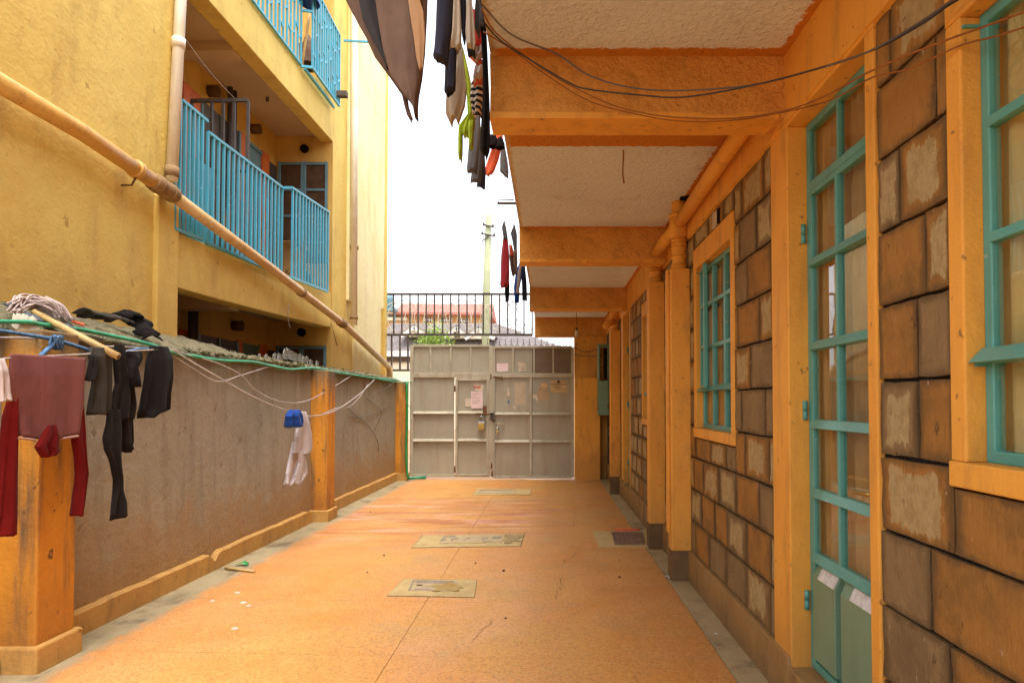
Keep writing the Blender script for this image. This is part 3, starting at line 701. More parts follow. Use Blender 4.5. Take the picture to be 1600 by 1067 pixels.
# ------------------------------------------------------------------ yellow building on the left
XB = -3.3
yb_ = thing('yellow_building', (-3.9, 6, 0), 'yellow apartment building with turquoise balcony railings behind the grey boundary wall', 'building')
def pz(px, py, X=XB): p = at(px, py, X=X); return (p.y, p.z)
e0, e1 = pz(270, 290), pz(287, 0)
b = MB(); b.polyx([(2.2, 0), (5.75, 0), (5.75, 3.2), e0, e1, (e1[0]+.15, 6.5), (e1[0]+.15, 9.2), (2.2, 9.2)], XB, XB-.35); ob('wall', b, M['yellow'], yb_)
b = MB(); b.box(-3.62, -3.262, 5.66, 5.985, 0, 3.14); ob('corner_pillar', b, M['yellow'], yb_, bevel=.015)
# bands (slab fronts) of the first and second floor
def band(pts):
    yz = [pz(*p) for p in pts]; b = MB(); b.polyx(yz, XB, XB-.20); return ob('balcony_band', b, M['yellow'], yb_, bevel=.008)
L1 = [(268.7,447),(330,464.5),(400,483),(460,498),(517,511.5),(517,457.5),(440,429),(360,396),(271.8,362)]
band(L1)
y1b = lambda y: lerp(pz(268.7,447)[1], pz(503,508.4)[1], (y-pz(268.7,447)[0])/(pz(503,508.4)[0]-pz(268.7,447)[0]))
y2b = lambda y: lerp(pz(395.5,80)[1], pz(511.6,211.9)[1], (y-pz(395.5,80)[0])/(pz(511.6,211.9)[0]-pz(395.5,80)[0]))
ya, ye = 6.0, 10.34
b = MB(); b.polyx([(ya, y2b(ya)), (ye, y2b(ye)), (ye, pz(515,131)[1]), (pz(469,103)[0], pz(469,103)[1]), (pz(408,22)[0], pz(408,22)[1]), (ya, pz(408,22)[1]-.02)], XB, XB-.20); ob('balcony_band', b, M['yellow'], yb_, bevel=.008)
XI = -4.16
def slabx(yz, x0, x1, mat, name): b = MB(); b.polyx(yz, x0, x1); return ob(name, b, mat, yb_)
for fb, up in ((y1b, .10), (y2b, .08)):
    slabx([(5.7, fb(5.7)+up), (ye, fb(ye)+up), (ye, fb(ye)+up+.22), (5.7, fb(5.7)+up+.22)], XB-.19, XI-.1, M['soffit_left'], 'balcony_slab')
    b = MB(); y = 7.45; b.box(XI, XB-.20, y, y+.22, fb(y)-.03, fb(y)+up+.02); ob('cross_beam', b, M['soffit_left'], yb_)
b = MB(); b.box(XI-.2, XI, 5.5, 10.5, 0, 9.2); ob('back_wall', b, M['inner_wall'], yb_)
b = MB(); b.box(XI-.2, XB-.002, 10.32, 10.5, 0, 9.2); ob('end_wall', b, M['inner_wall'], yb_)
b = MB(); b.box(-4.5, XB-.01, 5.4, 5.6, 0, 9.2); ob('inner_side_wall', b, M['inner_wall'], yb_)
# front wall beyond the balconies, raised paler yellow panel and end pilaster
b = MB(); b.box(XB-.35, XB, 10.335, 13.5, 0, 9.2); ob('wall', b, M['yellow'], yb_)
b = MB(); b.polyx([(11.42, 1.9), (13.2, 1.9), (13.2, 3.2), (13.44, 3.24), (13.5, 9.2), (11.36, 9.2)], XB+.035, XB-.01); ob('pale_panel', b, M['yellow_pale'], yb_, bevel=.01)
b = MB(); b.box(XB-.35, XB+.04, 13.505, 13.70, 0, 9.2); ob('end_pilaster', b, M['yellow'], yb_, bevel=.01)
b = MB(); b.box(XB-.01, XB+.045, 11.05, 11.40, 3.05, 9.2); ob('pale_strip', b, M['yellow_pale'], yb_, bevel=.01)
b = MB(); b.box(-4.5, XB-.36, 10.5, 13.6, 0, 9.2); ob('side_wall', b, M['yellow'], yb_)
# doors, jambs and windows of the inner walls, both floors
def floorset(zt, zb):
    X0 = XI
    for y0, y1 in ((7.62, 7.99), (9.05, 9.18), (9.74, 9.98)):
        b = MB(); b.box(X0-.02, X0+.035, y0, y1, zb, zt+.02); ob('door_jamb', b, M['jamb_orange'], yb_)
    b = MB(); b.box(X0-.02, X0+.02, 7.995, 9.045, zb, zt); d = ob('dark_door', b, M['dark_steel'], yb_)
    for y0, y1 in ((8.0, 8.05), (8.99, 9.04), (8.5, 8.54)):
        b = MB(); b.box(X0+.018, X0+.045, y0, y1, zb, zt-.001); ob('door_frame', b, M['blue_dull'], d)
    b = MB(); b.box(X0-.02, X0+.012, 9.185, 9.735, zb, zt); d = ob('blue_door', b, M['blue_dull'], yb_)
    b = MB(); b.box(X0+.01, X0+.035, 9.19, 9.23, zb, zt-.002); b.box(X0+.01, X0+.034, 9.23, 9.73, zt-.05, zt-.003); ob('door_frame', b, M['blue_dull'], d)
    b = MB(); b.box(X0-.02, X0+.012, 9.985, 10.31, zb, zt-.03); ob('side_window', b, M['dark_steel'], yb_)
    # end window
    Y = 10.32; xa, xb = -4.12, -3.37; b = MB(); b.box(xa, xb, Y-.012, Y+.02, zb+.6, zt+.05); d = ob('window', b, M['glass_dark'], yb_)
    zz = zt+.05
    for x in (xa, xb-.035, (xa+xb)/2-.03, (xa+xb)/2+.012):
        b = MB(); b.box(x, x+.036, Y-.04, Y-.006, zb+.6, zz); ob('window_frame', b, M['blue_dull'], d, bevel=.003)
    for k in range(5):
        z = zz-.03-.40*k
        if z < zb+.6: break
        b = MB(); b.box(xa+.005, xb-.005, Y-.035, Y-.008, z-.018, z+.018); ob('glazing_bar', b, M['blue_dull'], d, bevel=.003)
    b = MB(); c = Vector(((xa+xb)/2+.02 if zt > 4 else (xa+xb)/2, Y-.02, zt+.25)); b.tube([c+Vector((0,.02,0)), c+Vector((0,-.03,0))], .062, 18); ob('vent_cap', b, M['black'], yb_)
M['glass_dark'] = plain('dark_brown_glazing', (.10,.055,.03), .25, .5)
floorset(5.0, 2.9); floorset(2.2, .1)
# pots / wall lamps, twin drain stacks, bulb holders
def wall_lamp(px, py, X=XI+.06, r=.075):
    c = at(px, py, X=X); b = MB(); b.tube([c+Vector((-.06,0,0)), c+Vector((.06,0,0))], [r*.95, r], 14); b.tube([c+Vector((.05,.01,-.01)), c+Vector((.065,.01,-.01))], r*.5, 10)
    return ob('wall_lamp', b, M['rust'], yb_)
wall_lamp(334, 143); wall_lamp(400, 202, r=.07); wall_lamp(371, 509, r=.07)
for (px, pt, pb) in ((360, 122, 300), (367, 120, 300)):
    p = at(px, pt, X=XI+.09); b = MB(); b.tube([p, Vector((p.x, p.y, 2.9))], .032, 8); ob('drain_stack', b, M['dark_steel'], yb_)
for px in (299, 306):
    p = at(px, 483, X=XI+.09); b = MB(); b.tube([p, Vector((p.x, p.y, .2))], .034, 8); ob('drain_stack', b, M['dark_steel'], yb_)
def bulb(px, py0, py1, X=None, Y=None, parent=None, glow=False, name='bulb_holder'):
    a, c = at(px, py0, X=X, Y=Y), at(px, py1, X=X, Y=Y); L = a.z-c.z; b = MB(); b.tube([a, a-Vector((0,0,L*.55))], .004, 6); b.lathe([(.035,0),(.035,.008),(.01,.02)], a-Vector((0,0,.02)), 10)
    b.tube([a-Vector((0,0,L*.52)), a-Vector((0,0,L*.62)), a-Vector((0,0,L))], [.012, .02, .02], 10); return ob(name, b, M['dark_steel'], parent)
bulb(418, 137, 159, X=-3.72, parent=yb_)
# railings
XR = -3.27
def railing(T0, T1, B0, B1, n, parent_name='railing', r=.017, pattern=None, top=True, seed=1):
    T0, T1, B0, B1 = map(Vector, (T0, T1, B0, B1)); b = MB()
    b.bar(B0, B1, .03, .03)
    R_ = ob(parent_name, b, M['blue'], yb_, bevel=.003); src = None
    q = MB(); q.bar(T0, T1, .03, .03); ob('top_rail', q, M['blue'], R_, bevel=.003)
    for i in range(n+1):
        t = i/n; a, c = B0.lerp(B1, t), T0.lerp(T1, t); h = (c-a).z
        if src is None:
            q = MB(); q.box(-.0115, .0115, -.0115, .0115, 0, 1); me = bpy.data.meshes.new('railing_bar'); me.from_pydata(q.v, [], q.f); me.materials.append(M['blue'])
            src = True; mesh = me
        o = bpy.data.objects.new('railing_bar', mesh); C.objects.link(o); o.location = a; o.scale = (1, 1, h); o.rotation_euler = (0, 0, 0); par(o, R_)
        if pattern and i < n:
            rr = random.Random(seed*50+i); a2, c2_ = B0.lerp(B1, (i+1)/n), T0.lerp(T1, (i+1)/n)
            for z in ((.2, .62) if i % 3 == 0 else (.42, .85) if i % 3 == 1 else (.3, .72)):
                z += rr.uniform(-.03, .03); q = MB(); q.bar(a.lerp(c, z), a2.lerp(c2_, z + (.07 if (i % 2) else -.05)), .02, .02); ob('link_bar', q, M['blue'], R_)
    return R_
P = lambda x, y, X=XR: at(x, y, X=X)
railing(P(284,157), P(324,190), P(272,357), P(314,374), 6)
s2a, s2b = P(325,207), P(441,293.5)
railing(s2a, s2b, (XR, s2a.y, pz(325,383)[1]), (XR, s2b.y, pz(441,431)[1]-.01), 17)
X3 = -3.20
s3a, s3b = P(456,293.5,X3), P(514,332,X3); r3 = railing(s3a, s3b, P(456,434,X3), P(512,456,X3), 12)
for e_ in ((s2b, s3a), (P(441,431), P(456,434,X3))):
    b = MB(); b.bar(*e_, .03); ob('return_rail', b, M['blue'], r3)
# upper balcony, ornamental grille
ua, ub = P(408,22), P(470,104); u2a, u2b = P(488,106,-3.15), P(530,166,-3.15); t2a, t2b = P(497,0,-3.15), P(534,62,-3.15)
hgt = 1.10
railing(ua+Vector((0,-.9,hgt)), ub+Vector((0,0,hgt)), ua+Vector((0,-.9,.02)), ub+Vector((0,0,.02)), 18, pattern=True, seed=2)
r4 = railing((u2a.x, u2a.y, t2a.z+.1), (u2b.x, u2b.y, t2b.z), u2a, u2b, 12, pattern=True, seed=5)
for e_ in ((ub, u2a), (ub+Vector((0,0,.75)), u2a+Vector((0,0,.75))), (u2a+Vector((-.10,0,-.02)), u2b+Vector((-.08,0,-.02)))):
    b = MB(); b.bar(*e_, .03); ob('return_rail', b, M['blue'], r4)
b = MB(); p = at(537, 64, X=-3.15); b.bar(p, p+Vector((.62,.06,0)), .028); ob('rope_bracket', b, M['blue'], yb_)
# open steel gate leaf across the first floor balcony
Yg = 7.35; b = MB(); g0, g1 = at(299, 158, Y=Yg), at(388, 157, Y=Yg); b.bar(g0, g1, .035)
for px in (300, 331, 349, 366, 388):
    q = at(px, 158, Y=Yg); b.bar(q, Vector((q.x, q.y, 3.0)), .028)
b.bar(Vector((g0.x, Yg, 3.9)), Vector((g1.x, Yg, 3.9)), .025); ob('balcony_gate', b, M['dark_steel'], yb_)
# white downpipes on the wall
p0, p1 = at(268, 283, X=-3.245), at(283, -10, X=-3.245); d = (p1-p0); b = MB(); b.tube([p0, p1, p1+d], .047, 14); o = ob('downpipe', b, M['pvc_white'], yb_)
for t in (.02, .70):
    q = p0 + d*t; b = MB(); b.tube([q, q+d.normalized()*.09], .056, 14); ob('pipe_collar', b, M['coupling'] if t < .1 else M['pvc_white'], o)
p0 = at(553, 508, X=-3.19); b = MB(); b.tube([p0, (p0.x, p0.y-.12, 9.1)], .055, 12); o = ob('downpipe', b, M['pvc_white'], yb_)
for z in (2.75, 3.9):
    b = MB(); b.tube([(p0.x, p0.y, z), (p0.x, p0.y, z+.06)], .068, 12); ob('pipe_collar', b, M['coupling'], o)
# long slanting waste pipe
dp = thing('waste_pipe', at(255, 295, X=-3.19), 'long slanting waste pipe crossing the yellow wall from upper left down to the gate', 'pipe')
pp = [(-60,95,-3.20),(130,208,-3.20),(255,294,-3.185),(420,417,-3.17),(540,509,-3.16),(608,574,-3.15)]; pw = [at(x, y, X=X) for x, y, X in pp]
b = MB(); b.tube(pw[:3], .060, 16); ob('pipe_length', b, M['pvc_yellow'], dp); b = MB(); b.tube(pw[2:], .053, 16); ob('pipe_length', b, M['pvc_pink'], dp)
def coupling(i, j, t, L=.12, r=.076, mat='coupling'):
    q = pw[i].lerp(pw[j], t); u = (pw[j]-pw[i]).normalized(); b = MB(); b.tube([q-u*L, q-u*(L-.02), q+u*(L-.02), q+u*L], [r*.93, r, r, r*.93], 16)
    for s_ in (-.5, .5): b.tube([q+u*(L*s_-.012), q+u*(L*s_+.012)], r*1.07, 16)
    ob('pipe_coupling', b, M[mat], dp)
coupling(1, 2, 1, .16, .072); coupling(1, 2, .62, .03, .067, 'pvc_yellow'); coupling(3, 4, .93, .12, .066); coupling(3, 4, .35, .03, .06)
q = pw[1].lerp(pw[2], .60); b = MB(); b.tube([q+Vector((.02,0,-.05)), q+Vector((-.02,.0,-.13)), q+Vector((-.1,0,-.13))], .008, 6); ob('pipe_bracket', b, M['rust'], dp)
q = pw[-1]; b = MB(); b.tube([q, q+Vector((0,.05,-.08)), q+Vector((0,.06,-.30))], .06, 12); ob('pipe_elbow', b, M['pvc_pink'], dp)

# things standing on the first floor balcony
cb = thing('cardboard_box', at(455, 420, X=-3.45), 'brown cardboard carton with open flaps printed KI behind the balcony bars', 'box')
p = at(442, 440, Y=9.2); x0, x1 = -3.62, -3.34; y0, y1 = 9.0, 9.32; z0 = 2.99; b = MB(); b.box(x0, x1, y0, y1, z0, z0+.46); ob('carton', b, M['card'], cb)
b = MB(); b.add([(x0,y0,z0+.46),(x1,y0,z0+.46),(x1,y0-.10,z0+.52),(x0,y0-.10,z0+.52)], [(0,1,2,3)]); b.add([(x1,y0,z0+.46),(x1,y1,z0+.46),(x1+.05,y1,z0+.53),(x1+.05,y0,z0+.53)], [(0,1,2,3)]); ob('flap', b, M['card'], cb, solid=.004)
tx = bpy.data.curves.new('printed_letters', 'FONT'); tx.body = 'KI'; tx.size = .10; tx.extrude = .001; tx.materials.append(M['ink']); to = mesh_text(tx, 'printed_letters')
to.location = (x0+.125, y0-.003, z0+.10); to.rotation_euler = (R(90), 0, 0); WL[to.name] = to.location.copy(); par(to, cb)
sb = MB(); sb.box(-3.72, -3.62, 6.95, 7.3, 2.95, 3.9); ob('blue_locker', sb, M['blue'], label='bright blue metal sheet leaning behind the left end of the balcony railing', cat='sheet', bevel=.01)
def heap(name, c, rx, ry, rz, mat, label, cat, seed=0, n=18, m=10, freq=3.0, amp=.35, group=None):
    rows = []
    for i in range(m+1):
        ph = math.pi*.5*i/m; row = []
        for k in range(n+1):
            t = 2*math.pi*(k % n)/n; v = Vector((math.cos(t)*math.cos(ph), math.sin(t)*math.cos(ph), math.sin(ph)))
            q = 1 + amp*mnoise.fractal(v*freq + Vector((seed*3.1, 0, 0)), 1, 2, 3); row.append(Vector(c) + Vector((v.x*rx*q, v.y*ry*q, v.z*rz*q - (.015 if i == 0 else 0))))
        rows.append(row)
    b = MB(); b.sheet(rows); return ob(name, b, F[mat] if mat in F else M[mat], label=label, cat=cat, group=group)
heap('laundry_sack', (-3.75, 8.15, 2.96), .22, .45, .85, 'denim', 'dark stuffed sack standing behind the middle of the balcony railing', 'sack', 3)
heap('laundry_sack', (-3.70, 7.55, 2.96), .2, .25, .6, 'brown', 'brown bundle of washing behind the balcony railing beside the dark sack', 'bundle', 5)
heap('basin', (-3.6, 9.75, 2.98), .22, .22, .35, 'navy', 'dark tub with rounded top behind the right end of the balcony railing', 'tub', 6, amp=.05)
b = MB(); q0 = at(357, 190, Y=7.5); 
br = MB(); a_, c_ = at(486, 5, X=-3.28), at(472, 104, X=-3.28); br.tube([a_, c_], .018, 8); ob('broom_handle', br, M['bamboo'], label='wooden stick leaning in the gap of the upper balcony grille', cat='stick')
heap('cloth_bundle', at(484, 95, X=-3.42)-Vector((0,0,.08)), .14, .18, .40, 'brown', 'brown folded cloth bundle on the upper balcony behind the wooden stick', 'cloth', 8)
bk = MB(); p = at(529, 149, X=-3.13); bk.box(p.x-.02, p.x+.13, p.y-.05, p.y+.05, p.z-.03, p.z+.05); ob('wood_block', bk, M['bark'], label='small brown wooden block wedged at the foot of the upper balcony grille', cat='block', bevel=.004)
heap('rag', at(521, 140, X=-3.2)-Vector((0,0,.03)), .05, .08, .12, 'beige', 'crumpled beige rag at the foot of the upper balcony grille', 'rag', 2)
heap('basin', at(482, 2, X=-3.2), .14, .2, .16, 'plastic_blue', 'turquoise basin on the rail of the upper balcony', 'basin', 4, amp=.05)

# ------------------------------------------------------------------ gate
YG = 13.2
G = lambda x, y, d=0: at(x, y, Y=YG+d)
gt = thing('metal_gate', G(769, 748), 'grey khaki steel double gate closing the far end of the yard', 'gate')
def barG(mb, xa, ya, xb, yb2, wx=.05, dep=.05, d=0):
    a, c = G(xa, ya, d), G(xb, yb2, d); mb.box(min(a.x,c.x)-(wx/2 if abs(xa-xb) < abs(ya-yb2) else 0), max(a.x,c.x)+(wx/2 if abs(xa-xb) < abs(ya-yb2) else 0), YG+d-dep/2, YG+d+dep/2, min(a.z,c.z)-(wx/2 if abs(xa-xb) >= abs(ya-yb2) else 0), max(a.z,c.z)+(wx/2 if abs(xa-xb) >= abs(ya-yb2) else 0))
def leaf(xs, yt, yb2, top_x, mid_y, cols, browns=()):
    b = MB()
    for x in (xs[0], xs[1]): barG(b, x, yt, x, yb2, .055, .055)
    for y in (yt, yb2): barG(b, xs[0]+1, y, xs[1]-1, y, .045, .05)
    barG(b, xs[0]+1, mid_y, xs[1]-1, mid_y, .085, .052)
    lf = ob('gate_leaf', b, M['gate_frame'], gt, bevel=.004)
    for x in top_x:
        b = MB(); barG(b, x, yt+1, x, mid_y-1.5, .035, .04); ob('frame_bar', b, M['gate_frame'], lf, bevel=.003)
    tx_ = [xs[0]] + list(top_x) + [xs[1]]
    for i in range(len(tx_)-1):
        a, c = G(tx_[i]+1.0, yt+1.5, .012), G(tx_[i+1]-1.0, mid_y-2, .012); b = MB(); b.box(a.x, c.x, YG+.010, YG+.014, c.z, a.z); o = ob('panel', b, M['gate_brown'] if i in browns else M['gate'], lf)
        if i in browns: tag(o, 'brown bare steel panel')
    return lf
l1 = leaf((643.5, 766.5), 540.5, 743, (673, 704.5, 735.5), 586.5, None)
l2 = leaf((771, 894.5), 542.5, 745, (802, 834.5, 864.5), 586.5, None, (2, 3))
b = MB(); a = G(830, 588); b.box(G(831,588).x, G(894,588).x, YG+.004, YG+.009, G(833,584).z, G(833,541).z); ob('patch_sheet', b, M['gate_brown'], l2, label='brown sheet over the top right panels')
def lower(lf, xs, ys_, fname='frame_bar'):
    for x in xs[1:-1]:
        b = MB(); barG(b, x, 590, x, 743, .045, .045); ob(fname, b, M['gate_frame'], lf, bevel=.003)
    for i in range(len(xs)-1):
        xl, xr = xs[i]+2.2, xs[i+1]-2.2
        for j in range(len(ys_)-1):
            a, c = G(xl-1.5, ys_[j]+.5), G(xr+1.5, ys_[j+1]-.5); b = MB(); b.box(a.x, c.x, YG+.012, YG+.016, c.z, a.z); ob('panel', b, M['gate'], lf)
        for y in ys_[1:-1]:      # rails with a sloping bright top
            a, c = G(xl, y), G(xr, y); b = MB(); b.prism([(a.x, YG-.045, a.z-.022), (a.x, YG+.01, a.z-.022), (a.x, YG+.01, a.z+.034), (a.x, YG-.045, a.z-.006)], (c.x-a.x, 0, 0)); ob('cross_rail', b, M['gate_frame'], lf, bevel=.003)
lower(l1, (643.5, 710.5), (589, 645, 688, 743)); lower(l2, (771, 829.5, 894.5), (589, 646.5, 689.5, 745))
# wicket door in the left leaf
b = MB(); 
for x in (713.5, 762): barG(b, x, 591, x, 743, .04, .06, -.012)
for y in (591.5, 742): barG(b, 714.5, y, 761, y, .035, .058, -.012)
wk = ob('wicket_door', b, M['gate_frame'], l1, bevel=.004) if False else ob('wicket_door', b, M['gate_frame'], gt, bevel=.004)
lower(wk, (712.5, 763), (593, 644.5, 687.5, 742))
for y in (607, 733):
    b = MB(); p = G(710.5, y, -.05); b.tube([p+Vector((0,0,-.06)), p+Vector((0,0,.06))], .016, 8); ob('hinge', b, M['rust'], wk)
b = MB(); barG(b, 768.6, 541, 768.6, 744, .03, .02, -.035); ob('meeting_strip', b, M['gate_frame'], gt, bevel=.003)
b = MB(); p, q = G(743, 646.5, -.055), G(770, 647, -.055); b.tube([p, q], .012, 8); b.box(G(755,640).x, G(761,640).x, YG-.06, YG-.03, G(757,646).z, G(757,634).z); ob('sliding_bolt', b, M['rust'], wk)
b = MB(); p, q = G(774, 661, -.05), G(787, 661, -.05); b.tube([p, q], .011, 8); b.box(G(783,660).x, G(788,660).x, YG-.05, YG-.02, G(783,665).z, G(783,660.5).z); b.tube([G(779,661,-.05), G(779,668,-.05)], .009, 6); ob('latch', b, M['gate_frame'], l2)
for y, x in ((588.5, 767), (727, 768), (740, 769)):
    b = MB(); p = G(x, y, -.05); b.tube([p+Vector((0,0,-.05)), p+Vector((0,0,.05))], .014, 8); ob('bolt', b, M['rust'], gt)
b = MB(); p, q = G(771, 588.5, -.045), G(785, 589.5, -.045); b.tube([p, q, q+Vector((0,-.01,-.06))], .012, 8); ob('bolt', b, M['rust'], gt)
b = MB()      # spikes: row of wire half rings along the top
x = 650
while x < 892:
    c = G(x+5, 533); r = .058; b.tube([c + Vector((r*math.cos(t), .004*math.sin(5*t), -.035 + r*math.sin(t)*1.15)) for t in [math.pi + math.pi*k/8 for k in range(9)]], .0055, 4)
    b.tube([c+Vector((-r, 0, -.035)), c+Vector((-r, 0, .055))], .005, 4); x += 9.3
ob('spike_row', b, M['dark_steel'], gt, kind='stuff')
# padlocks
pl = thing('padlock', G(753, 668, -.08), 'large brass padlock with a bright steel top hanging on the wicket door', 'padlock')
a, c = G(747.5, 659), G(757.5, 671); b = MB(); b.box(a.x, c.x, YG-.10, YG-.055, c.z, a.z-.028); ob('lock_body', b, M['brass'], pl, bevel=.006)
b = MB(); b.box(a.x-.003, c.x+.003, YG-.103, YG-.052, a.z-.03, a.z+.01); ob('lock_cap', b, M['steel'], pl, bevel=.004)
m_ = (a.x+c.x)/2; b = MB(); b.tube(curve_pts([(m_-.03, YG-.078, a.z+.0), (m_-.028, YG-.078, a.z+.08), (m_, YG-.075, a.z+.115), (m_+.028, YG-.078, a.z+.08), (m_+.03, YG-.078, a.z+.0)], 4), .009, 8); ob('shackle', b, M['steel'], pl)
pl = thing('padlock', G(777.5, 675, -.06), 'small yellow padlock hanging from the right gate leaf latch', 'padlock')
a, c = G(775.5, 672), G(779.5, 677); b = MB(); b.box(a.x, c.x, YG-.075, YG-.045, c.z, a.z); ob('lock_body', b, M['brass'], pl, bevel=.004)
b = MB(); b.tube(curve_pts([(a.x+.008, YG-.06, a.z), (a.x+.012, YG-.06, a.z+.05), (c.x-.012, YG-.06, a.z+.05), (c.x-.008, YG-.06, a.z)], 4), .006, 6); ob('shackle', b, M['steel'], pl)
b = MB(); rr = random.Random(3)
p = G(769, 650, -.06)
for k in range(14):
    q = p + Vector((rr.uniform(-.03,.05), rr.uniform(-.02,.0), rr.uniform(-.10,.06))); b.tube([q + Vector((.02*math.cos(t), .006*math.sin(2*t), .022*math.sin(t))) for t in [2*math.pi*i/8 for i in range(9)]], .0055, 5)
ob('chain', b, M['dark_steel'], label='dark chain knotted round the meeting edges of the gate', cat='chain')
# papers and plates on the gate
def plate(name, quad, mat, label, cat, d=-.008, th=.003, bend=0):
    b = MB(); ps = [G(x, y) for x, y in quad]; b.prism([Vector((p.x, YG+.011+d, p.z)) for p in ps], (0, -th, 0)); return ob(name, b, mat, label=label, cat=cat), YG+.011+d-th
def strokes(parent, lines, mat, yy, name='writing', r=.0045):
    rr = random.Random(len(lines)); b = MB()
    for (xa, xb, y) in lines:
        x = xa
        while x < xb:
            l = rr.uniform(1.0, 3.0); p, q = G(x, y), G(min(x+l, xb), y+rr.uniform(-.3,.3)); b.box(p.x, q.x, yy-.0015, yy-.0002, min(p.z,q.z)-r, max(p.z,q.z)+r); x += l + rr.uniform(.5, 1.0)
    return ob(name, b, mat, parent)
o, yy = plate('notice', ((736,611.2),(754.3,611.4),(754.2,637.8),(736.2,638)), M['paper_pink'], 'pink paper notice with five written lines taped on the wicket door', 'notice', d=-.012)
strokes(o, [(738,747,615), (738,745,618.8)], M['ink_red'], yy); strokes(o, [(738,751,622.3), (738,750,626), (738,746,629.7)], M['ink'], yy, r=.0035)
plate('notice', ((727,622.2),(736.2,622.2),(736.2,635),(727,635)), M['paper'], 'small blank cream paper half covered by the pink notice', 'notice', d=-.004)
o, yy = plate('sticker', ((740,601),(743,599),(753,600),(757,602.6),(755,606),(754.8,611.3),(742,610.5),(740.5,606)), M['paper'], 'torn white sticker with a red print above the pink notice', 'sticker', d=-.005)
b = MB(); 
for k in range(10):
    x = 740.4+k*1.05; b.box(G(x,600).x, G(x+.95,600).x, yy-.002, yy-.0003, G(x,606.2+rr.uniform(-.5,.5)).z, G(x,603.8+rr.uniform(-.8,.8)).z)
ob('print', b, M['red'], o); strokes(o, [(744,752,602)], M['ink'], yy)
plate('notice', ((776,568),(794,567.5),(794,580.6),(776.4,581)), M['paper_pink'], 'blank pale paper sheet in the top row of the right gate leaf, left one', 'notice')
o, yy = plate('notice', ((809.5,565),(812,566.5),(814.5,565.8),(822.5,567),(823,579.6),(810.5,580.4)), M['paper'], 'torn white paper speckled red in the top row of the right gate leaf', 'notice')
strokes(o, [(814,818,568), (815,818,572), (814.5,819,576)], M['ink_red'], yy)
plate('paper_remnant', ((803,598),(821.5,597.5),(822,633),(805,632.5)), weathered('pasted_scrap', (.50,.41,.29), (.44,.36,.25), None, 0, 8, None, .2, .1, 60, .003), 'tall faded paper remnant pasted on the right gate leaf', 'paper remnant', d=-.001, th=.0015)
plate('paper_remnant', ((792,606),(796,606),(796.3,618),(792.5,618.5)), M['paper'], 'narrow upright cream paper strip on the right gate leaf', 'paper remnant', d=-.002, th=.0015)
plate('paper_remnant', ((801,634.5),(804,633),(808,634),(806,637),(804.5,641),(802.5,637)), M['paper'], 'small torn white scrap at the bottom of the right leaf panel', 'paper remnant', d=-.002, th=.0015)
plate('paper_remnant', ((832,616.5),(838,616.5),(840,622),(839.5,628),(836,622),(832.5,623)), M['paper'], 'small torn white scrap at the left edge of the rightmost panel', 'paper remnant', d=-.002, th=.0015)
blob = [(849+9.5*math.cos(t)*(1+.2*math.sin(3*t)), 615.5+13*math.sin(t)*(1+.15*math.cos(2*t))) for t in [2*math.pi*k/18 for k in range(18)]]
plate('paper_remnant', blob, weathered('glue_patch', (.46,.32,.18), (.42,.31,.19), None, 0, 6, None, .2, .1, 60, .003), 'round brown glue patch below the small orange plate on the gate', 'paper remnant', d=.0002, th=.001)
b = MB(); p = G(794.5, 628); b.box(p.x-.015, p.x+.02, YG+.008, YG+.0115, p.z-.03, p.z+.03); ob('paint_mark', b, M['rope_blue'], gt)
o, yy = plate('plate', ((843.5,599.5),(855.5,598.6),(856.5,607.3),(850,606.4),(844,608)), plain('tan_plate', (.62,.40,.20), .6), 'small orange tan plate with four dark screws on the right gate leaf', 'plate')
for x, y in ((844.5,601.5),(855,600.8),(844.3,607),(855.2,606)):
    b = MB(); p = G(x, y); b.tube([(p.x, yy+.002, p.z), (p.x, yy-.008, p.z)], .010, 8); ob('screw', b, M['dark_steel'], o)
o, yy = plate('sign', ((860,594.5),(881.5,594.2),(886,598),(886,613),(860,613)), plain('tan_sign', (.60,.42,.18), .55), 'tan sign plate with a dark band, crest and lettering beside the orange plate', 'sign')
b = MB(); b.box(G(860,599).x, G(886,599).x, yy-.0015, yy, G(860,601.3).z, G(860,598.9).z); ob('band', b, plain('sign_band', (.24,.19,.10), .6), o)
b = MB(); p = G(872.8, 596.3); b.lathe([(.03, 0), (.03, .001)], (0,0,0), 10); b.v = [Vector((p.x+v.x, yy-.0005-v.z, p.z+v.y)) for v in b.v]; ob('crest', b, M['rust'], o)
def text(s, px, py, size, mat, parent, yy):
    t = bpy.data.curves.new('lettering', 'FONT'); t.body = s; t.size = size; t.extrude = .0006; t.space_character = 1.5; t.materials.append(mat); q = mesh_text(t, 'lettering')
    p = G(px, py); q.location = (p.x, yy-.001, p.z); q.rotation_euler = (R(90), 0, 0); WL[q.name] = q.location.copy(); par(q, parent)
text('EPBETS', 863.5, 605.8, .032, M['ink'], o, yy); text('TAL', 865, 610.5, .026, M['ink'], o, yy); strokes(o, [(868,879,607.3)], M['ink'], yy, r=.002); strokes(o, [(862,884,600.1)], M['paper'], yy-.0016, r=.003)
# grille over the gate
YF = 13.95
gr = thing('metal_grille', at(716, 523, Y=YF), 'dark steel bar grille above the gate under the open sky', 'grille')
b = MB(); H = lambda x, y: at(x, y, Y=YF)
for y in (459.5, 523): b.bar(H(601.5, y), H(832.5, y), .045)
b.bar(H(612, 578.5), H(640, 578.5), .04); ob('grille_rail', b, M['dark_steel'], gr)
for i in range(19):
    x = 602.5 + 12.72*i; q = MB(); q.bar(H(x, 459.5), H(x, 523), .030); ob('grille_bar', q, M['dark_steel'], gr)
for x in (612, 625, 637.5):
    q = MB(); q.bar(H(x, 523), H(x, 578.5), .034); ob('grille_bar', q, M['dark_steel'], gr)
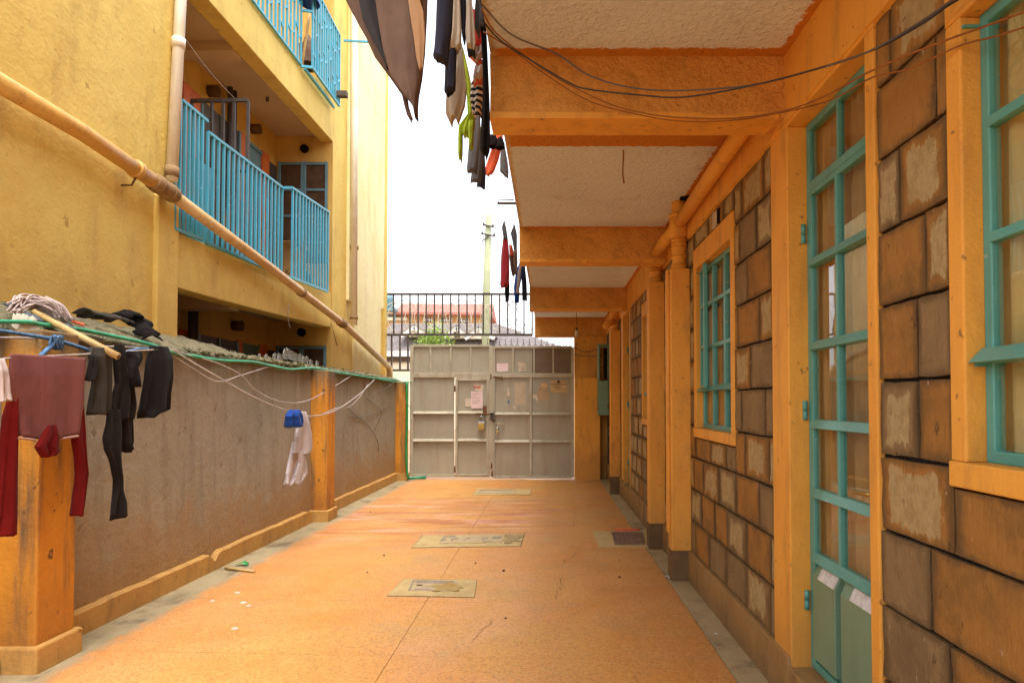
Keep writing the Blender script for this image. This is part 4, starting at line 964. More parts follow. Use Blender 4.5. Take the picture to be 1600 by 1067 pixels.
# razor wire coil in front of the grille
b = MB(); rr = random.Random(9)
for k in range(12):
    c = H(612 + k*18 + rr.uniform(-4, 4), 497 + rr.uniform(-6, 4)) + Vector((0, .12, 0)); r = rr.uniform(.30, .38); ph = rr.uniform(0, 1)
    pts = [c + Vector((r*math.cos(t)*.95 + .10*t/6, .05*math.sin(t), r*math.sin(t))) for t in [ph + 2*math.pi*i/24 for i in range(25)]]; b.tube(pts, .008, 4)
    for i in range(0, 24, 2):
        q = pts[i]; b.box(q.x-.02, q.x+.02, q.y-.002, q.y+.002, q.z-.006, q.z+.006)
ob('razor_wire', b, M['pvc_white'], label='coil of pale razor wire behind the bars of the grille', cat='razor wire')
# green pipe by the left gate pillar
b = MB(); b.tube(curve_pts([(-2.70, 12.93, 1.79), (-2.69, 12.93, 1.2), (-2.70, 12.93, .5), (-2.68, 12.93, .05), (-2.66, 12.95, -.02)], 6), .022, 8); ob('pipe_run', b, M['hose_dark'], label='bright green pipe running down the orange pillar left of the gate', cat='pipe')
b = MB(); b.tube([(-2.70, 12.98, -.04), (-2.35, 13.08, -.03)], .016, 8); b.tube([(-2.68, 13.02, -.06), (-2.35, 13.12, -.06)], .012, 8); ob('green_conduit', b, M['hose'], label='short green conduits lying at the foot of the left gate pillar', cat='pipe')

# ------------------------------------------------------------------ covers in the floor
def quadf(q, dz0, dz1):
    ps = [at(x, y, floor=True) for x, y in q]; b = MB(); b.hexa([(p.x, p.y, zf(p.y)+dz0) for p in ps], [(p.x, p.y, zf(p.y)+dz1) for p in ps]); return b
def cover(outer, inner, label, parts):
    c = at(*outer[0], floor=True); t = thing('manhole_cover', c, label, 'manhole cover'); cx_ = sum(q[0] for q in outer)/4; cy_ = sum(q[1] for q in outer)/4; ob('joint_gap', quadf([(cx_+(a-cx_)*1.014, cy_+(b_-cy_)*1.05) for a, b_ in outer], -.02, .0015), M['joint'], t)
    ob('cement_surround', quadf(outer, -.02, .004), M['cover_cement'], t)
    if inner: pl_ = ob('cover_plate', quadf(inner, .002, .009), M['cover_iron'], t, bevel=.001); 
    else: pl_ = None
    for q in parts:
        ob('raised_rib', quadf(q, .004, .013), M['cover_rib'], pl_ or t)
    return t
M['joint'] = plain('dirt_joint', (.14,.08,.035), .9)
M['cover_cement'] = weathered('pale_cement', (.50,.37,.17), (.42,.31,.14), (.26,.19,.08), .5, 3, None, .3, .3, 60, .004, .8, .2)
M['cover_iron'] = weathered('dusty_iron', (.42,.32,.20), (.47,.36,.18), (.20,.14,.09), .6, 6, None, .3, .6, 50, .004, .7, .3); M['cover_rib'] = plain('worn_iron', (.30,.24,.19), .55, .4)
cover([(605,930.5),(741,933),(745,906.5),(632,904.5)], [(638,923.5),(712,924.5),(716,909),(645,908)], 'cement cover with muddy iron lid nearest the camera in the orange floor',
      [[(638,923.5),(640.5,923.5),(647,908.5),(645,908.3)],[(645,908.6),(709,909.3),(709.2,910.4),(645,909.6)],[(647,922.8),(671,923.2),(671,922.2),(647,921.8)],[(650,912),(700,912.8),(700,912),(650,911.2)]])
blot('mud_patch', 702, 918, .125, .10, weathered('drying_mud', (.33,.21,.06), (.38,.26,.10), None, 0, 14, None, .2, .3, 60, .004, .8), 11, dz=.0105)
blot('drain_hole', 656, 915.3, .022, .02, M['black'], 2, dz=.0102)
cover([(643,855.5),(813,853.2),(819,834.2),(661,837)], [(686,850),(783,848),(790,837.6),(693,839.4)], 'long cement cover with worn cast letters in the middle of the orange floor',
      [[(688,846),(691.5,846),(697,839.5),(694,839.6)],[(694,840),(712,839.6),(712,838.9),(694,839.2)],[(692,845),(697,845),(697.6,844.2),(693,844.2)],[(704,846),(706,846),(711,842),(709,842)],[(706.5,842.9),(716,842.6),(716,841.9),(708,842.2)],[(726,844),(728,844),(731,842),(729,842)],[(729,842.4),(735,842.2),(735,841.6),(730,841.8)],[(753,844.5),(755,844.5),(757,840.8),(755.5,840.8)],[(757,843),(763,842.6),(763,842),(757,842.3)],[(769,842.5),(783,841.5),(784,839),(770,840)],[(754,848),(766,847.8),(766,847.2),(754,847.3)]])
blot('mud_patch', 800, 841.5, .10, .22, weathered('dry_mud', (.28,.20,.09), (.34,.25,.12), None, 0, 14, None, .2, .3, 60, .004, .8), 4, dz=.0105)
cover([(738,773),(828,773),(831,764),(746,764)], [(746,771),(804,771),(806,765.3),(751,765.3)], 'flat cement cover closest to the gate in the orange floor', [[(747,770),(749,770),(753,766),(751,766)],[(752,766.6),(800,766.6),(800,766),(752,766)]])
gd = thing('drain_grate', at(985, 845, floor=True), 'rusty cast iron drain grate set in a cement slab beside the second column', 'drain grate')
ob('cement_surround', quadf([(936,855.5),(1014,854.5),(1008,829.5),(925,830.5)], -.02, .005), M['cover_cement'], gd)
ob('grate_pit', quadf([(960,850.5),(1009,851),(1005,833),(955,832.5)], .0, .0075), M['black'], gd)
for k in range(8):
    t = k/7; y = lerp(833, 850.5, t); x0_, x1_ = lerp(955.5, 960.5, t), lerp(1005, 1009, t); ob('grate_bar', quadf([(x0_, y+.8), (x1_, y+.8), (x1_, y-.4), (x0_, y-.4)], .004, .016), M['grate'] if 'grate' in M else M.setdefault('grate', plain('worn_grate_iron', (.22,.13,.085), .55, .4)), gd)
for k in range(8):
    t = k/7; xa_, xb_ = lerp(956, 1004, t), lerp(961, 1008, t); ob('grate_bar', quadf([(xb_-.8, 850.8), (xb_+.8, 850.8), (xa_+.7, 833), (xa_-.7, 833)], .004, .0155), M['grate'], gd)
b = MB(); p = at(978, 829.5, floor=True); b.tube([(p.x-.12, p.y, zf(p.y)+.012), (p.x+.16, p.y+.02, zf(p.y)+.012)], .018, 6); ob('litter', b, F['coral'], label='flattened orange and green wrapper at the edge of the drain grate', cat='litter')
b = MB(); a, c = at(352, 889, floor=True), at(398, 895, floor=True); b.tube([Vector((a.x,a.y,zf(a.y)+.013)), Vector((c.x,c.y,zf(c.y)+.013))], [.013,.011], 8); ob('stick', b, M['bamboo'], label='short brown stick lying on the floor beside the left gutter', cat='stick')
b = MB(); p = at(375, 884, floor=True); b.sheet([[(p.x-.05, p.y, zf(p.y)+.008), (p.x, p.y+.02, zf(p.y)+.022), (p.x+.06, p.y, zf(p.y)+.006)], [(p.x-.04, p.y+.06, zf(p.y)+.010), (p.x+.01, p.y+.08, zf(p.y)+.028), (p.x+.05, p.y+.07, zf(p.y)+.008)]]); ob('litter', b, M['hose_dark'], label='scrap of green plastic beside the brown stick on the floor', cat='litter', solid=.002)
rr = random.Random(17)
for k, (x, y) in enumerate(((332,939),(371,926),(380,941.5),(388,946.5),(367,982),(1041,900),(1046,902),(1118,990))):
    p = at(x, y, floor=True); s_ = rr.uniform(.008,.018); b = MB(); z = zf(p.y)+.001; b.prism([(p.x-s_, p.y-s_, z), (p.x+s_*1.3, p.y-s_*.6, z), (p.x+s_, p.y+s_, z), (p.x-s_*.6, p.y+s_*.8, z)], (0,0,.004)); ob('paper_scrap', b, M['white'], label='tiny white paper scrap lying on the floor', cat='scrap', group='white scraps on the floor')
for k, (x, y) in enumerate(((689,796),(579,800),(600,868),(574,894),(743,880),(968,876),(968,902),(787,892),(790,966))):
    p = at(x, y, floor=True); s_ = rr.uniform(.006,.014); b = MB(); b.lathe([(s_*.6,-.001),(s_,s_*.4),(s_*.5,s_)], (p.x,p.y,zf(p.y)), 6); ob('pebble', b, M['dark_steel'], label='small dark pebble lying on the orange floor', cat='pebble', group='pebbles on the floor')

# ------------------------------------------------------------------ clothes
def cloth(name, rows, mat, label, cat, X=None, Y=None, th=.03, folds=3, amp=.5, seed=1, group=None, parent=None, n=28, m=30, skew=0, open_hem=False):
    """a hanging garment: rows of (y, left x, right x) as seen, on its own plane, with real thickness and folds"""
    rs = sorted(rows); rr = random.Random(seed); ph = rr.uniform(0, 6); pts = []
    for i in range(m+1):
        t = i/m*(len(rs)-1); k = min(int(t), len(rs)-2); f = t-k; f = f*f*(3-2*f)*.5 + f*.5
        y, l, r_ = [lerp(rs[k][q], rs[k+1][q], f) for q in range(3)]
        wob = .012*(r_-l)*math.sin(i*.35+ph)
        L, Q = at(l+wob, y, X=X, Y=Y), at(r_+wob*.6, y, X=X, Y=Y); pts.append((L, Q))
    b = MB(); vs = []; v0 = len(pts)-1
    for i, (L, Q) in enumerate(pts):
        c = (L+Q)/2; W = (Q-L)/2; W.z *= .4; nrm = Vector((W.y, -W.x, 0))
        nrm = nrm.normalized() if nrm.length > 1e-6 else Vector((1,0,0)); v = i/v0
        for k in range(n):
            a = 2*math.pi*k/n; u = math.cos(a); side = math.sin(a)
            fold = 1.25*amp*th*(.25+.75*v)*(math.sin(u*folds*2.6+ph+.5*math.sin(v*1.6+ph)) + .5*math.sin(u*folds*5.3+2*ph+v*2))
            tt = th*(abs(side)**.6)*(1 if side > 0 else -1)*(.55+.45*min(1, v*5))
            zh = (v**4)*.022*mnoise.noise(Vector((u*1.7+seed, seed*.7, side*.4)))
            p = c + W*u*(1+.02*math.sin(v*5+ph)) + nrm*(tt+fold) + Vector((0, 0, zh)) + Vector((0, 0, (min(.006, .2*th)*math.sin(u*folds*3+ph) if v > .93 else 0)))
            vs.append(p)
    fs = [(i*n+k, i*n+(k+1)%n, (i+1)*n+(k+1)%n, (i+1)*n+k) for i in range(v0) for k in range(n)]
    fs += [tuple(range(n-1,-1,-1)), tuple(v0*n+k for k in range(n))]
    b.add(vs, fs, True)
    return ob(name, b, F[mat] if isinstance(mat, str) else mat, parent, label=label, cat=cat, group=group)
# near clothesline on the left
XL = -2.58
sh = thing('jumper', at(75, 560, X=XL), 'mauve inside out jumper with dark red sleeves hanging over the near clothesline', 'jumper')
cloth('torso', [(556,14.5,131),(590,15,130),(620,17,129),(650,25,126),(683,29,123)], 'maroon', None, None, X=XL, th=.020, folds=2.2, amp=.45, seed=3, parent=sh)
cloth('torso_back', [(560,18,129),(600,20,127),(640,24,127),(672,26,125)], 'maroon', None, None, X=XL-.05, th=.012, folds=3, amp=.4, seed=8, parent=sh)
cloth('sleeve', [(616,17,28),(650,10,27),(700,6,26),(760,2,25),(810,0,24.5),(836,-6,24.5)], 'red', None, None, X=XL-.012, th=.028, folds=1.5, amp=.5, seed=4, parent=sh)
cloth('sleeve', [(617,118,127),(660,115,129),(690,113,130),(712,117,131),(740,119,134),(765,117,131),(790,115,128),(806,114,125)], 'red', None, None, X=XL-.012, th=.026, folds=1.4, amp=.5, seed=5, parent=sh)
cloth('collar', [(664,73,86),(682,63,90),(697,54,88),(706,59,89),(713,64,82)], 'red', None, None, X=XL+.02, th=.020, folds=1.6, amp=.5, seed=6, parent=sh)
def hem(rows, X, parent, mat='maroon'):
    b = MB(); b.tube(curve_pts([at(x, y, X=X) for x, y in rows], 5), .0065, 6); ob('hem', b, F[mat], parent)
M['hem'] = F['hem'] = fabric('pale_mauve_hem', (.42,.24,.20), .8)
hem([(26,684.5),(40,685.5),(52,687),(56,690)], XL+.02, sh, 'hem'); hem([(90,686),(104,684),(122,681)], XL+.02, sh, 'hem')
cloth('leggings', [(543,143,172),(556,140,173),(580,146,172),(600,148,172),(625,144,172),(646,141,170)], 'hood', 'grey brown long sleeved baby top with striped cuff under the bamboo handle', 'top', X=XL, th=.022, folds=2, seed=12)
cloth('sock', [(556,143,152),(572,142,153),(592,139.5,150)], 'rib', 'short striped dark sleeve end hanging left of the baby top', 'sleeve', X=XL+.02, th=.018, folds=1.5, seed=13)
cloth('stocking', [(538,180,192),(560,179,195),(600,181,205),(632,170,209),(655,172,206)], 'rib', 'black ribbed tights doubled over the line beside the baby top', 'tights', X=XL, th=.024, folds=2.3, seed=14)
cloth('stocking', [(640,168,188),(662,166,188),(684,161,188),(702,164,187),(722,174,187),(748,182,188),(765,182,188),(785,177,195),(808,174.5,196)], 'rib', 'long twisted black ribbed stocking leg reaching lowest of the dark washing', 'stocking', X=XL+.01, th=.020, folds=1.3, seed=15)
cloth('stocking', [(640,186,206),(665,186,207),(690,186,207.5),(705,197,204)], 'rib', 'shorter ribbed stocking leg right of the long twisted one', 'stocking', X=XL-.02, th=.022, folds=1.5, seed=16)
cloth('sock', [(549,199,219),(560,200,218),(575,197,210),(590,196,214),(604,199,211)], 'black', 'knotted black sock tied on the line between tights and shorts', 'sock', X=XL+.01, th=.035, folds=1.4, amp=.7, seed=17)
cloth('shorts', [(541,236,262),(560,232,269),(590,228,270),(615,222,266),(640,219,265),(652,226,236)], 'black', 'faded black shorts with worn brown hem hanging rightmost on the near line', 'shorts', X=XL, th=.03, folds=1.8, amp=.6, seed=18)
cloth('rag', [(560,-20,4),(590,-20,5),(615,-20,4),(624,-20,2)], 'mop', 'pale knitted cloth cut by the left picture edge beside the mauve jumper', 'cloth', X=XL+.02, th=.04, folds=3, seed=19)
# white apron and blue cloth further along
XM = -2.50
cloth('trousers', [(643,466,477),(660,464,481),(680,461,486),(700,457,487),(708,456,486.5)], 'white', 'small white child trousers hanging alone on the sagging line', 'trousers', X=XM, th=.03, folds=1.8, seed=22)
cloth('trouser_leg', [(690,457,470),(715,452,469),(740,447,468),(757,446,456)], 'white', 'dirty white cloth leg hanging below the white child trousers', 'cloth', X=XM-.02, th=.026, folds=1.4, seed=23)
cloth('trouser_leg', [(705,465,473),(722,466,477),(740,461,480),(756,461,468)], 'white', 'twisted white cloth end right of the longer white leg', 'cloth', X=XM+.01, th=.02, folds=1.3, seed=24)
cloth('cloth', [(640,455,464),(650,452,467),(660,453,468),(667,455,468)], 'royal', 'crumpled royal blue cloth pegged beside the white child trousers', 'cloth', X=XM+.05, th=.045, folds=2, amp=.6, seed=25)
# big blanket overhead
YBK = 2.9
bl = thing('blanket', at(610, 0, Y=YBK), 'large brown blanket hanging overhead and ending in two points against the sky', 'blanket')
cloth('blanket_face', [(-160,560,667),(-60,568,668),(0,587,667),(30,592,666.5),(80,600,664),(120,610,659),(150,631,653),(168,645,651.5),(181,648,652)], 'brown', None, None, Y=YBK, th=.03, folds=1.6, amp=.4, seed=31, parent=bl)
cloth('blanket_face', [(-160,470,600),(-60,505,600),(0,540,601),(30,556,604),(60,573,610),(90,586,616),(120,608,626),(148,628,636),(165,632,638),(178,636,642),(186,641,646)], 'brown', None, None, Y=YBK+.16, th=.018, folds=1.4, amp=.4, seed=32, parent=bl)
cloth('lining', [(-160,540,600),(-40,552,594),(0,560,592),(30,566,596),(60,581,604),(90,597,612),(106,604,614)], 'dark', None, None, Y=YBK+.06, th=.015, folds=1.2, amp=.3, seed=33, parent=bl)
cloth('lining', [(-160,628,662),(-30,634,661),(0,637,656),(20,640,662),(60,647,665),(90,651,662.5),(108,656,661)], 'tan', None, None, Y=YBK-.055, th=.010, folds=1.2, amp=.2, seed=34, parent=bl)
# washing over the balcony edge, nearest group
cloth('trousers', [(-120,688,711),(-20,684,709),(40,681,706),(80,678,701),(90,677,700),(96,683,698)], 'navy', 'navy trouser leg hanging leftmost over the balcony edge', 'trousers', Y=2.6, th=.035, folds=1.2, amp=.2, seed=41)
cloth('hoodie', [(-120,706,722),(0,707,719),(22,706,720),(50,704,721),(75,701,720)], 'beige', 'beige fleece sleeve above a navy cuff beside the navy trousers', 'sleeve', Y=3.0, th=.03, folds=1.4, amp=.3, seed=42)
cloth('sleeve', [(74,701,713),(90,697,713),(120,695,712),(143,694,712)], 'navy', 'navy jumper cuff hanging straight below the beige sleeve', 'cuff', Y=3.02, th=.03, folds=1, amp=.15, seed=43)
cloth('hoodie', [(-120,718,745),(0,729,737),(20,728,740),(50,727,742),(76,729,743)], 'beige', 'second beige fleece sleeve right of the first one', 'sleeve', Y=3.0, th=.03, folds=1.4, amp=.3, seed=44)
cloth('hoodie', [(70,708,722),(110,711,726),(140,698,730),(165,696,727),(178,697,722),(187,702,717)], 'beige', 'wide beige fleece body hanging lowest of the beige washing', 'jumper', Y=3.25, th=.04, folds=1.8, amp=.35, seed=45)
cloth('sleeve', [(-100,720,728),(10,720,728),(40,721,728),(64,723,727)], 'navy', 'thin navy strip of cloth between the two beige sleeves', 'cloth', Y=3.06, th=.04, folds=1, amp=.2, seed=46)
cloth('cuff', [(76,730,742),(85,731,743)], 'navy', 'dark band at the end of the second beige sleeve', 'cuff', Y=3.02, th=.03, folds=1, amp=.1, seed=47)
cloth('shirt', [(-60,719,727),(0,719,726),(16,721,726)], 'lime', 'lime green cloth peeking out high between the beige sleeves', 'shirt', Y=3.2, th=.028, folds=1.2, seed=48)
cloth('shirt', [(76,718,724),(110,724,732),(140,729,738),(180,731,742),(195,719,742),(203,717,740),(212,722,734)], 'lime', 'lime green shirt body hanging behind the beige jumper', 'shirt', Y=3.7, th=.03, folds=1.6, seed=49)
cloth('sleeve', [(196,717,723),(220,716,723),(240,716,722.5),(249,717,721)], 'lime', 'long thin lime green sleeve hanging free at the left', 'sleeve', Y=3.72, th=.03, folds=1, amp=.2, seed=50)
cloth('sleeve', [(190,731,740),(215,732,740),(231,733,739)], 'lime', 'second lime green sleeve in front of the grey trousers', 'sleeve', Y=3.68, th=.03, folds=1, amp=.2, seed=51)
cloth('jacket', [(-80,742,757),(0,744,752),(20,742,757),(48,742,757)], 'grey', 'charcoal cloth hanging topmost against the balcony corner', 'jacket', Y=3.1, th=.03, folds=1.4, seed=52)
cloth('shirt', [(17,737,744),(50,739,754),(72,742,755)], 'scarlet', 'scarlet shirt piece below the charcoal cloth', 'shirt', Y=3.35, th=.028, folds=1.4, seed=53)
cloth('shirt', [(70,740,757),(85,742,757),(92,738,752)], 'white', 'white patch of the striped shirt under the scarlet piece', 'shirt', Y=3.37, th=.028, folds=1.4, seed=54)
cloth('shirt', [(88,731,750),(100,745,756),(110,741,757),(132,739,754)], 'coral', 'orange red shirt fold between white patches', 'shirt', Y=3.42, th=.028, folds=1.5, seed=55)
cloth('shirt', [(104,742,756),(118,740,754),(123,739,752)], 'white', 'second white patch hanging above the black and white stripes', 'shirt', Y=3.38, th=.028, folds=1.2, seed=56)
cloth('shirt', [(128,737,756),(150,735,757),(165,736,754),(180,738,752)], 'stripes', 'black and white striped shirt in the crowded washing', 'shirt', Y=3.45, th=.03, folds=1.7, seed=57)
cloth('top', [(10,749,757),(60,752,761),(110,754,763),(160,754,765),(210,751,766),(236,750,765),(243,753,761)], 'black', 'long black top hanging along the orange balcony edge', 'top', Y=3.12, th=.035, folds=1.5, seed=58)
cloth('trousers', [(176,738,750),(210,735,751),(240,731,748),(262,729,746),(267,730,745)], 'grey', 'grey tracksuit leg ending highest of the three grey legs', 'trousers', Y=4.6, th=.035, folds=1.2, amp=.2, seed=59)
cloth('trousers', [(200,744,754),(250,739,755),(280,735,752),(284,735,752)], 'grey', 'middle grey tracksuit leg of the three grey legs', 'trousers', Y=4.8, th=.035, folds=1.2, amp=.2, seed=60)
cloth('trousers', [(230,749,757),(270,747,759),(293,745,758)], 'navy', 'lowest and darkest of the three tracksuit legs', 'trousers', Y=5.0, th=.035, folds=1.2, amp=.2, seed=61)
cloth('trousers', [(213,772,786),(228,770,784),(250,763,779),(268,757,772),(273,758,768)], 'coral', 'coral orange trouser leg swinging below the first beam', 'trousers', Y=5.4, th=.035, folds=1.2, amp=.2, seed=62)
for px, py, s_ in ((770,219,.05),(781.5,221,.045)):
    heap('sock', at(px, py, Y=5.3)-Vector((0,0,.04)), s_*.8, s_, s_*1.6, 'black', 'rolled black sock left of the coral trouser leg top' if px < 775 else 'rolled black sock right of the coral trouser leg top', 'sock', int(px), amp=.2)
cloth('trousers', [(224,784,788),(250,781,793),(268,781,795),(277,789,794)], 'grey', 'dark grey trouser leg right of the coral one', 'trousers', Y=6.0, th=.03, folds=1.2, amp=.2, seed=63)
# distant group
YD = 9.0
cloth('bag', [(346,787,788.5),(356,784,791),(368,786,793),(374,786,793)], 'grey', 'grey net bag pegged above the crimson trousers', 'bag', Y=YD, th=.05, seed=70)
cloth('trousers', [(369,786.5,793),(400,783,796),(430,781.5,796),(444,781,795),(448,783,790)], 'crimson', 'crimson trousers hanging above the bar grille', 'trousers', Y=YD+.05, th=.09, folds=1.4, amp=.3, seed=71)
cloth('trousers', [(440,789,796),(460,788.5,796),(471,790,795)], 'navy', 'dark trouser leg showing below the crimson trousers', 'trousers', Y=YD+.25, th=.06, seed=72)
cloth('jacket', [(352,803,804.5),(366,798,808),(380,801,808),(391,803,808)], 'grey', 'pointed grey hooded jacket near the beam edge', 'jacket', Y=YD+.2, th=.06, seed=73)
cloth('shirt', [(383,795,800),(395,796,803),(401,797,802)], 'coral', 'small orange shirt between crimson trousers and grey jacket', 'shirt', Y=YD+.3, th=.05, seed=74)
cloth('trousers', [(398,796,802),(415,797,804),(431,800,804)], 'brown', 'narrow dark brown leg below the orange shirt', 'trousers', Y=YD+.32, th=.05, seed=75)
cloth('trousers', [(390,803,808),(410,802,809),(428,804,808)], 'brown', 'brown leg hanging below the grey hooded jacket', 'trousers', Y=YD+.15, th=.05, seed=76)
cloth('trousers', [(410,812,819),(425,806,817),(450,803,812),(472,804,811)], 'royal', 'blue and white tracksuit leg hanging near the beam ends', 'trousers', Y=YD+.6, th=.05, seed=77)
cloth('trousers', [(411,813,816),(425,809,814),(458,806,811)], 'white', 'white stripe panel of the blue tracksuit leg', 'trousers', Y=YD+.52, th=.03, seed=78)
cloth('trousers', [(412,815,820),(440,815,823),(469,816,824)], 'navy', 'black trousers hanging rightmost of the far washing', 'trousers', Y=YD+.8, th=.06, seed=79)
# rope carrying the far washing: strung from the balcony edge
b = MB(); b.tube([at(788, 347, Y=YD), at(804, 352, Y=YD+.2), (-.28, YD+.8, 3.9)], .006, 5); ob('clothes_rope', b, M['wire'], label='thin rope carrying the far crimson washing under the balcony', cat='rope')
# little steel bracket on the balcony edge
YK = 6.2; b = MB(); b.bar(at(777,318,Y=YK), at(806,318,Y=YK), .02); b.tube([at(779,318,Y=YK), at(779.5,313,Y=YK), at(803,312.5,Y=YK)], .006, 5); ob('edge_bracket', b, M['dark_steel'], label='thin steel bracket sticking out of the balcony edge into the sky', cat='bracket')
# bare wire and bulb under the soffits
b = MB(); b.tube(curve_pts([at(972,212,Y=4.45), at(974,240,Y=4.45), at(973,270,Y=4.45), at(975,287,Y=4.45)], 4), .005, 5); ob('hanging_wire', b, M['wire_and_shadow_brown'], label='short bare wire dangling from the soffit behind the first beam', cat='wire')
lb = thing('light_bulb', at(901, 522, Y=12.2), 'small clear bulb hanging from the soffit before the last beam', 'bulb')
a, c = at(901, 489, Y=12.2), at(901, 517, Y=12.2); b = MB(); b.tube([a+Vector((0,0,.25)), c], .005, 5); ob('flex', b, M['wire_and_shadow_brown'], lb)
b = MB(); b.lathe([(.018,.02),(.03,-.03),(.038,-.07),(.02,-.105),(.004,-.11)], c, 12); ob('bulb', b, M['white'], lb); b = MB(); b.lathe([(.02,.055),(.022,.0)], c, 10); ob('socket', b, M['dark_steel'], lb)

# ------------------------------------------------------------------ cables and lines
def line(name, pts, r, mat, label, cat, n=10):
    b = MB(); b.tube(curve_pts([at(*p[:2], **p[2]) for p in pts], n), r, 6); return ob(name, b, mat, label=label, cat=cat)
y = lambda v: dict(Y=v); x = lambda v: dict(X=v)
line('cable', [(748,2,y(2.74)),(757,12,y(2.78)),(800,55,y(2.84)),(870,85,y(2.9)),(920,118,y(2.85)),(985,137,y(2.8)),(1060,142,y(2.7)),(1170,134,y(2.5)),(1270,110,y(2.25)),(1355,82,y(2.05)),(1430,40,y(1.95)),(1500,-8,y(1.86))], .0036, M['cable_gray'], 'upper grey cable slung across the first beam to the near window', 'cable')
line('cable', [(752,30,y(2.86)),(780,62,y(2.92)),(830,95,y(2.95)),(890,130,y(2.9)),(920,140,y(2.85)),(1000,149,y(2.75)),(1070,152,y(2.65)),(1180,133,y(2.45)),(1290,104,y(2.2)),(1370,76,y(2.03)),(1440,38,y(1.92)),(1490,4,y(1.84)),(1620,-70,y(1.6))], .0036, M['cable'], 'black cable slung across the first beam below the grey one', 'cable')
line('cable', [(752,15,y(2.80)),(775,52,y(2.95)),(830,95,y(3.08)),(880,128,y(3.1)),(950,162,y(3.1)),(1000,176,y(3.08)),(1060,184,y(3.05)),(1150,185,y(2.95)),(1230,172,y(2.7)),(1290,150,y(2.4)),(1360,112,y(2.06)),(1450,74,y(1.93)),(1560,34,y(1.72)),(1640,5,y(1.6))], .0034, M['wire_and_shadow_brown'], 'brown strand standing in for a cable shadow, sagging lowest across the first beam towards the near window', 'cable')  # this strand and the next are soft cable shadows built as solid lines
line('cable', [(755,50,y(2.96)),(800,78,y(3.05)),(850,115,y(3.14)),(920,158,y(3.14)),(1000,180,y(3.12)),(1070,190,y(3.1)),(1150,188,y(2.98)),(1232,174,y(2.72)),(1300,156,y(2.4)),(1362,122,y(2.08)),(1420,108,y(2.0)),(1500,72,y(1.86)),(1560,56,y(1.75)),(1640,30,y(1.62))], .0028, M['wire_and_shadow_brown'], 'second thin brown strand standing in for a cable shadow just under the lowest sagging one', 'cable')  # soft cable shadow built as a solid line
line('cable', [(897,543,y(13.45)),(915,550,y(13.4)),(930,546,y(13.2)),(940,541,y(12.95))], .007, M['cable'], 'short dark cable looping from the end wall into the meter box', 'cable')
line('cable', [(897,553,y(13.45)),(918,557,y(13.4)),(940,554,y(12.95))], .006, M['cable'], 'lower dark cable running from the end wall to the meter box', 'cable')
# green hose along the wall top
line('garden_hose', [(-40,503,x(-2.86)),(40,503,x(-2.86)),(65,507,x(-2.88)),(120,514,x(-2.90)),(170,524,x(-2.88)),(230,537,x(-2.86)),(270,551,x(-2.86)),(300,556,x(-2.86)),(345,563,x(-2.86)),(395,565.5,x(-2.86)),(425,572,x(-2.86)),(455,577,x(-2.86)),(490,575,x(-2.86)),(530,582,x(-2.86)),(580,590,x(-2.86)),(622,594,x(-2.86))], .0135, M['hose'], 'long green garden hose lying along the top edge of the grey wall', 'hose')
line('clothesline', [(-30,565,x(XL)),(12,560,x(XL)),(40,558,x(XL)),(131,553.5,x(XL)),(200,549,x(XL)),(262,546,x(XL)),(285,552,x(-2.70)),(300,556,x(-2.86))], .005, M['wire'], 'thin clothesline carrying the mauve jumper and dark washing', 'clothesline')
line('rope', [(-20,514,x(-2.70)),(40,523,x(-2.70)),(90,532,x(-2.68)),(150,550,x(-2.66)),(185,552,x(-2.66)),(225,545,x(-2.72)),(262,553,x(-2.84))], .011, M['rope_blue'], 'thick blue twisted rope tied along the wall behind the washing', 'rope')
line('rope', [(-20,527,x(-2.75)),(60,529,x(-2.74)),(135,533,x(-2.74)),(160,541,x(-2.72)),(200,542,x(-2.76)),(262,550,x(-2.86))], .006, M['wire'], 'thin pale cord above the blue rope by the pillar', 'cord')
line('strap', [(58,562,x(-2.66)),(72,548,x(-2.66)),(88,536,x(-2.66))], .012, M['rope_blue'], 'short blue grey strap tied under the knot of the blue rope', 'strap')
b = MB(); p = at(88, 535, X=-2.65); rr = random.Random(2)
for k in range(5):
    b.tube([p + Vector((.012*math.sin(t+k), .03*math.cos(t)*(1+.3*k/5), .035*math.sin(t*1.3+k))) for t in [2*math.pi*i/10 for i in range(11)]], .007, 6)
ob('rope_knot', b, M['rope_blue'], label='loose knot in the blue rope left of the bamboo handle', cat='knot')
line('clothesline', [(268,546,x(-2.84)),(330,583,x(-2.70)),(400,622,x(-2.55)),(452,643,x(-2.50)),(480,650,x(-2.5)),(520,643,x(-2.52)),(560,617,x(-2.64)),(585,593,x(-2.84))], .006, M['wire'], 'sagging clothesline carrying the small white trousers', 'clothesline')
line('wire', [(262,549,x(-2.88)),(300,575,x(-2.84)),(340,596,x(-2.82)),(375,587,x(-2.84)),(420,573,x(-2.86)),(432,572,x(-2.88))], .005, M['wire'], 'pale loose wire sagging on the wall left of the white trousers', 'wire')
line('wire', [(275,551,x(-2.88)),(330,564,x(-2.84)),(375,585,x(-2.76)),(400,610,x(-2.74)),(440,628,x(-2.72)),(480,626,x(-2.74)),(520,605,x(-2.78)),(552,585,x(-2.88))], .0055, M['wire'], 'pale wire bowing low in front of the second pillar', 'wire')
line('wire', [(497,650,x(-2.5)),(527,637,x(-2.55)),(545,636,x(-2.6)),(562,620,x(-2.7)),(575,600,x(-2.84))], .0045, M['wire'], 'short pale wire knotted to the sagging line right of the pillar', 'wire')
line('wire', [(543,638,x(-2.905)),(560,652,x(-2.905)),(578,668,x(-2.905)),(590,690,x(-2.905)),(592,706,x(-2.905))], .004, M['bark'], 'dry tendril curling down the far grey wall', 'tendril')
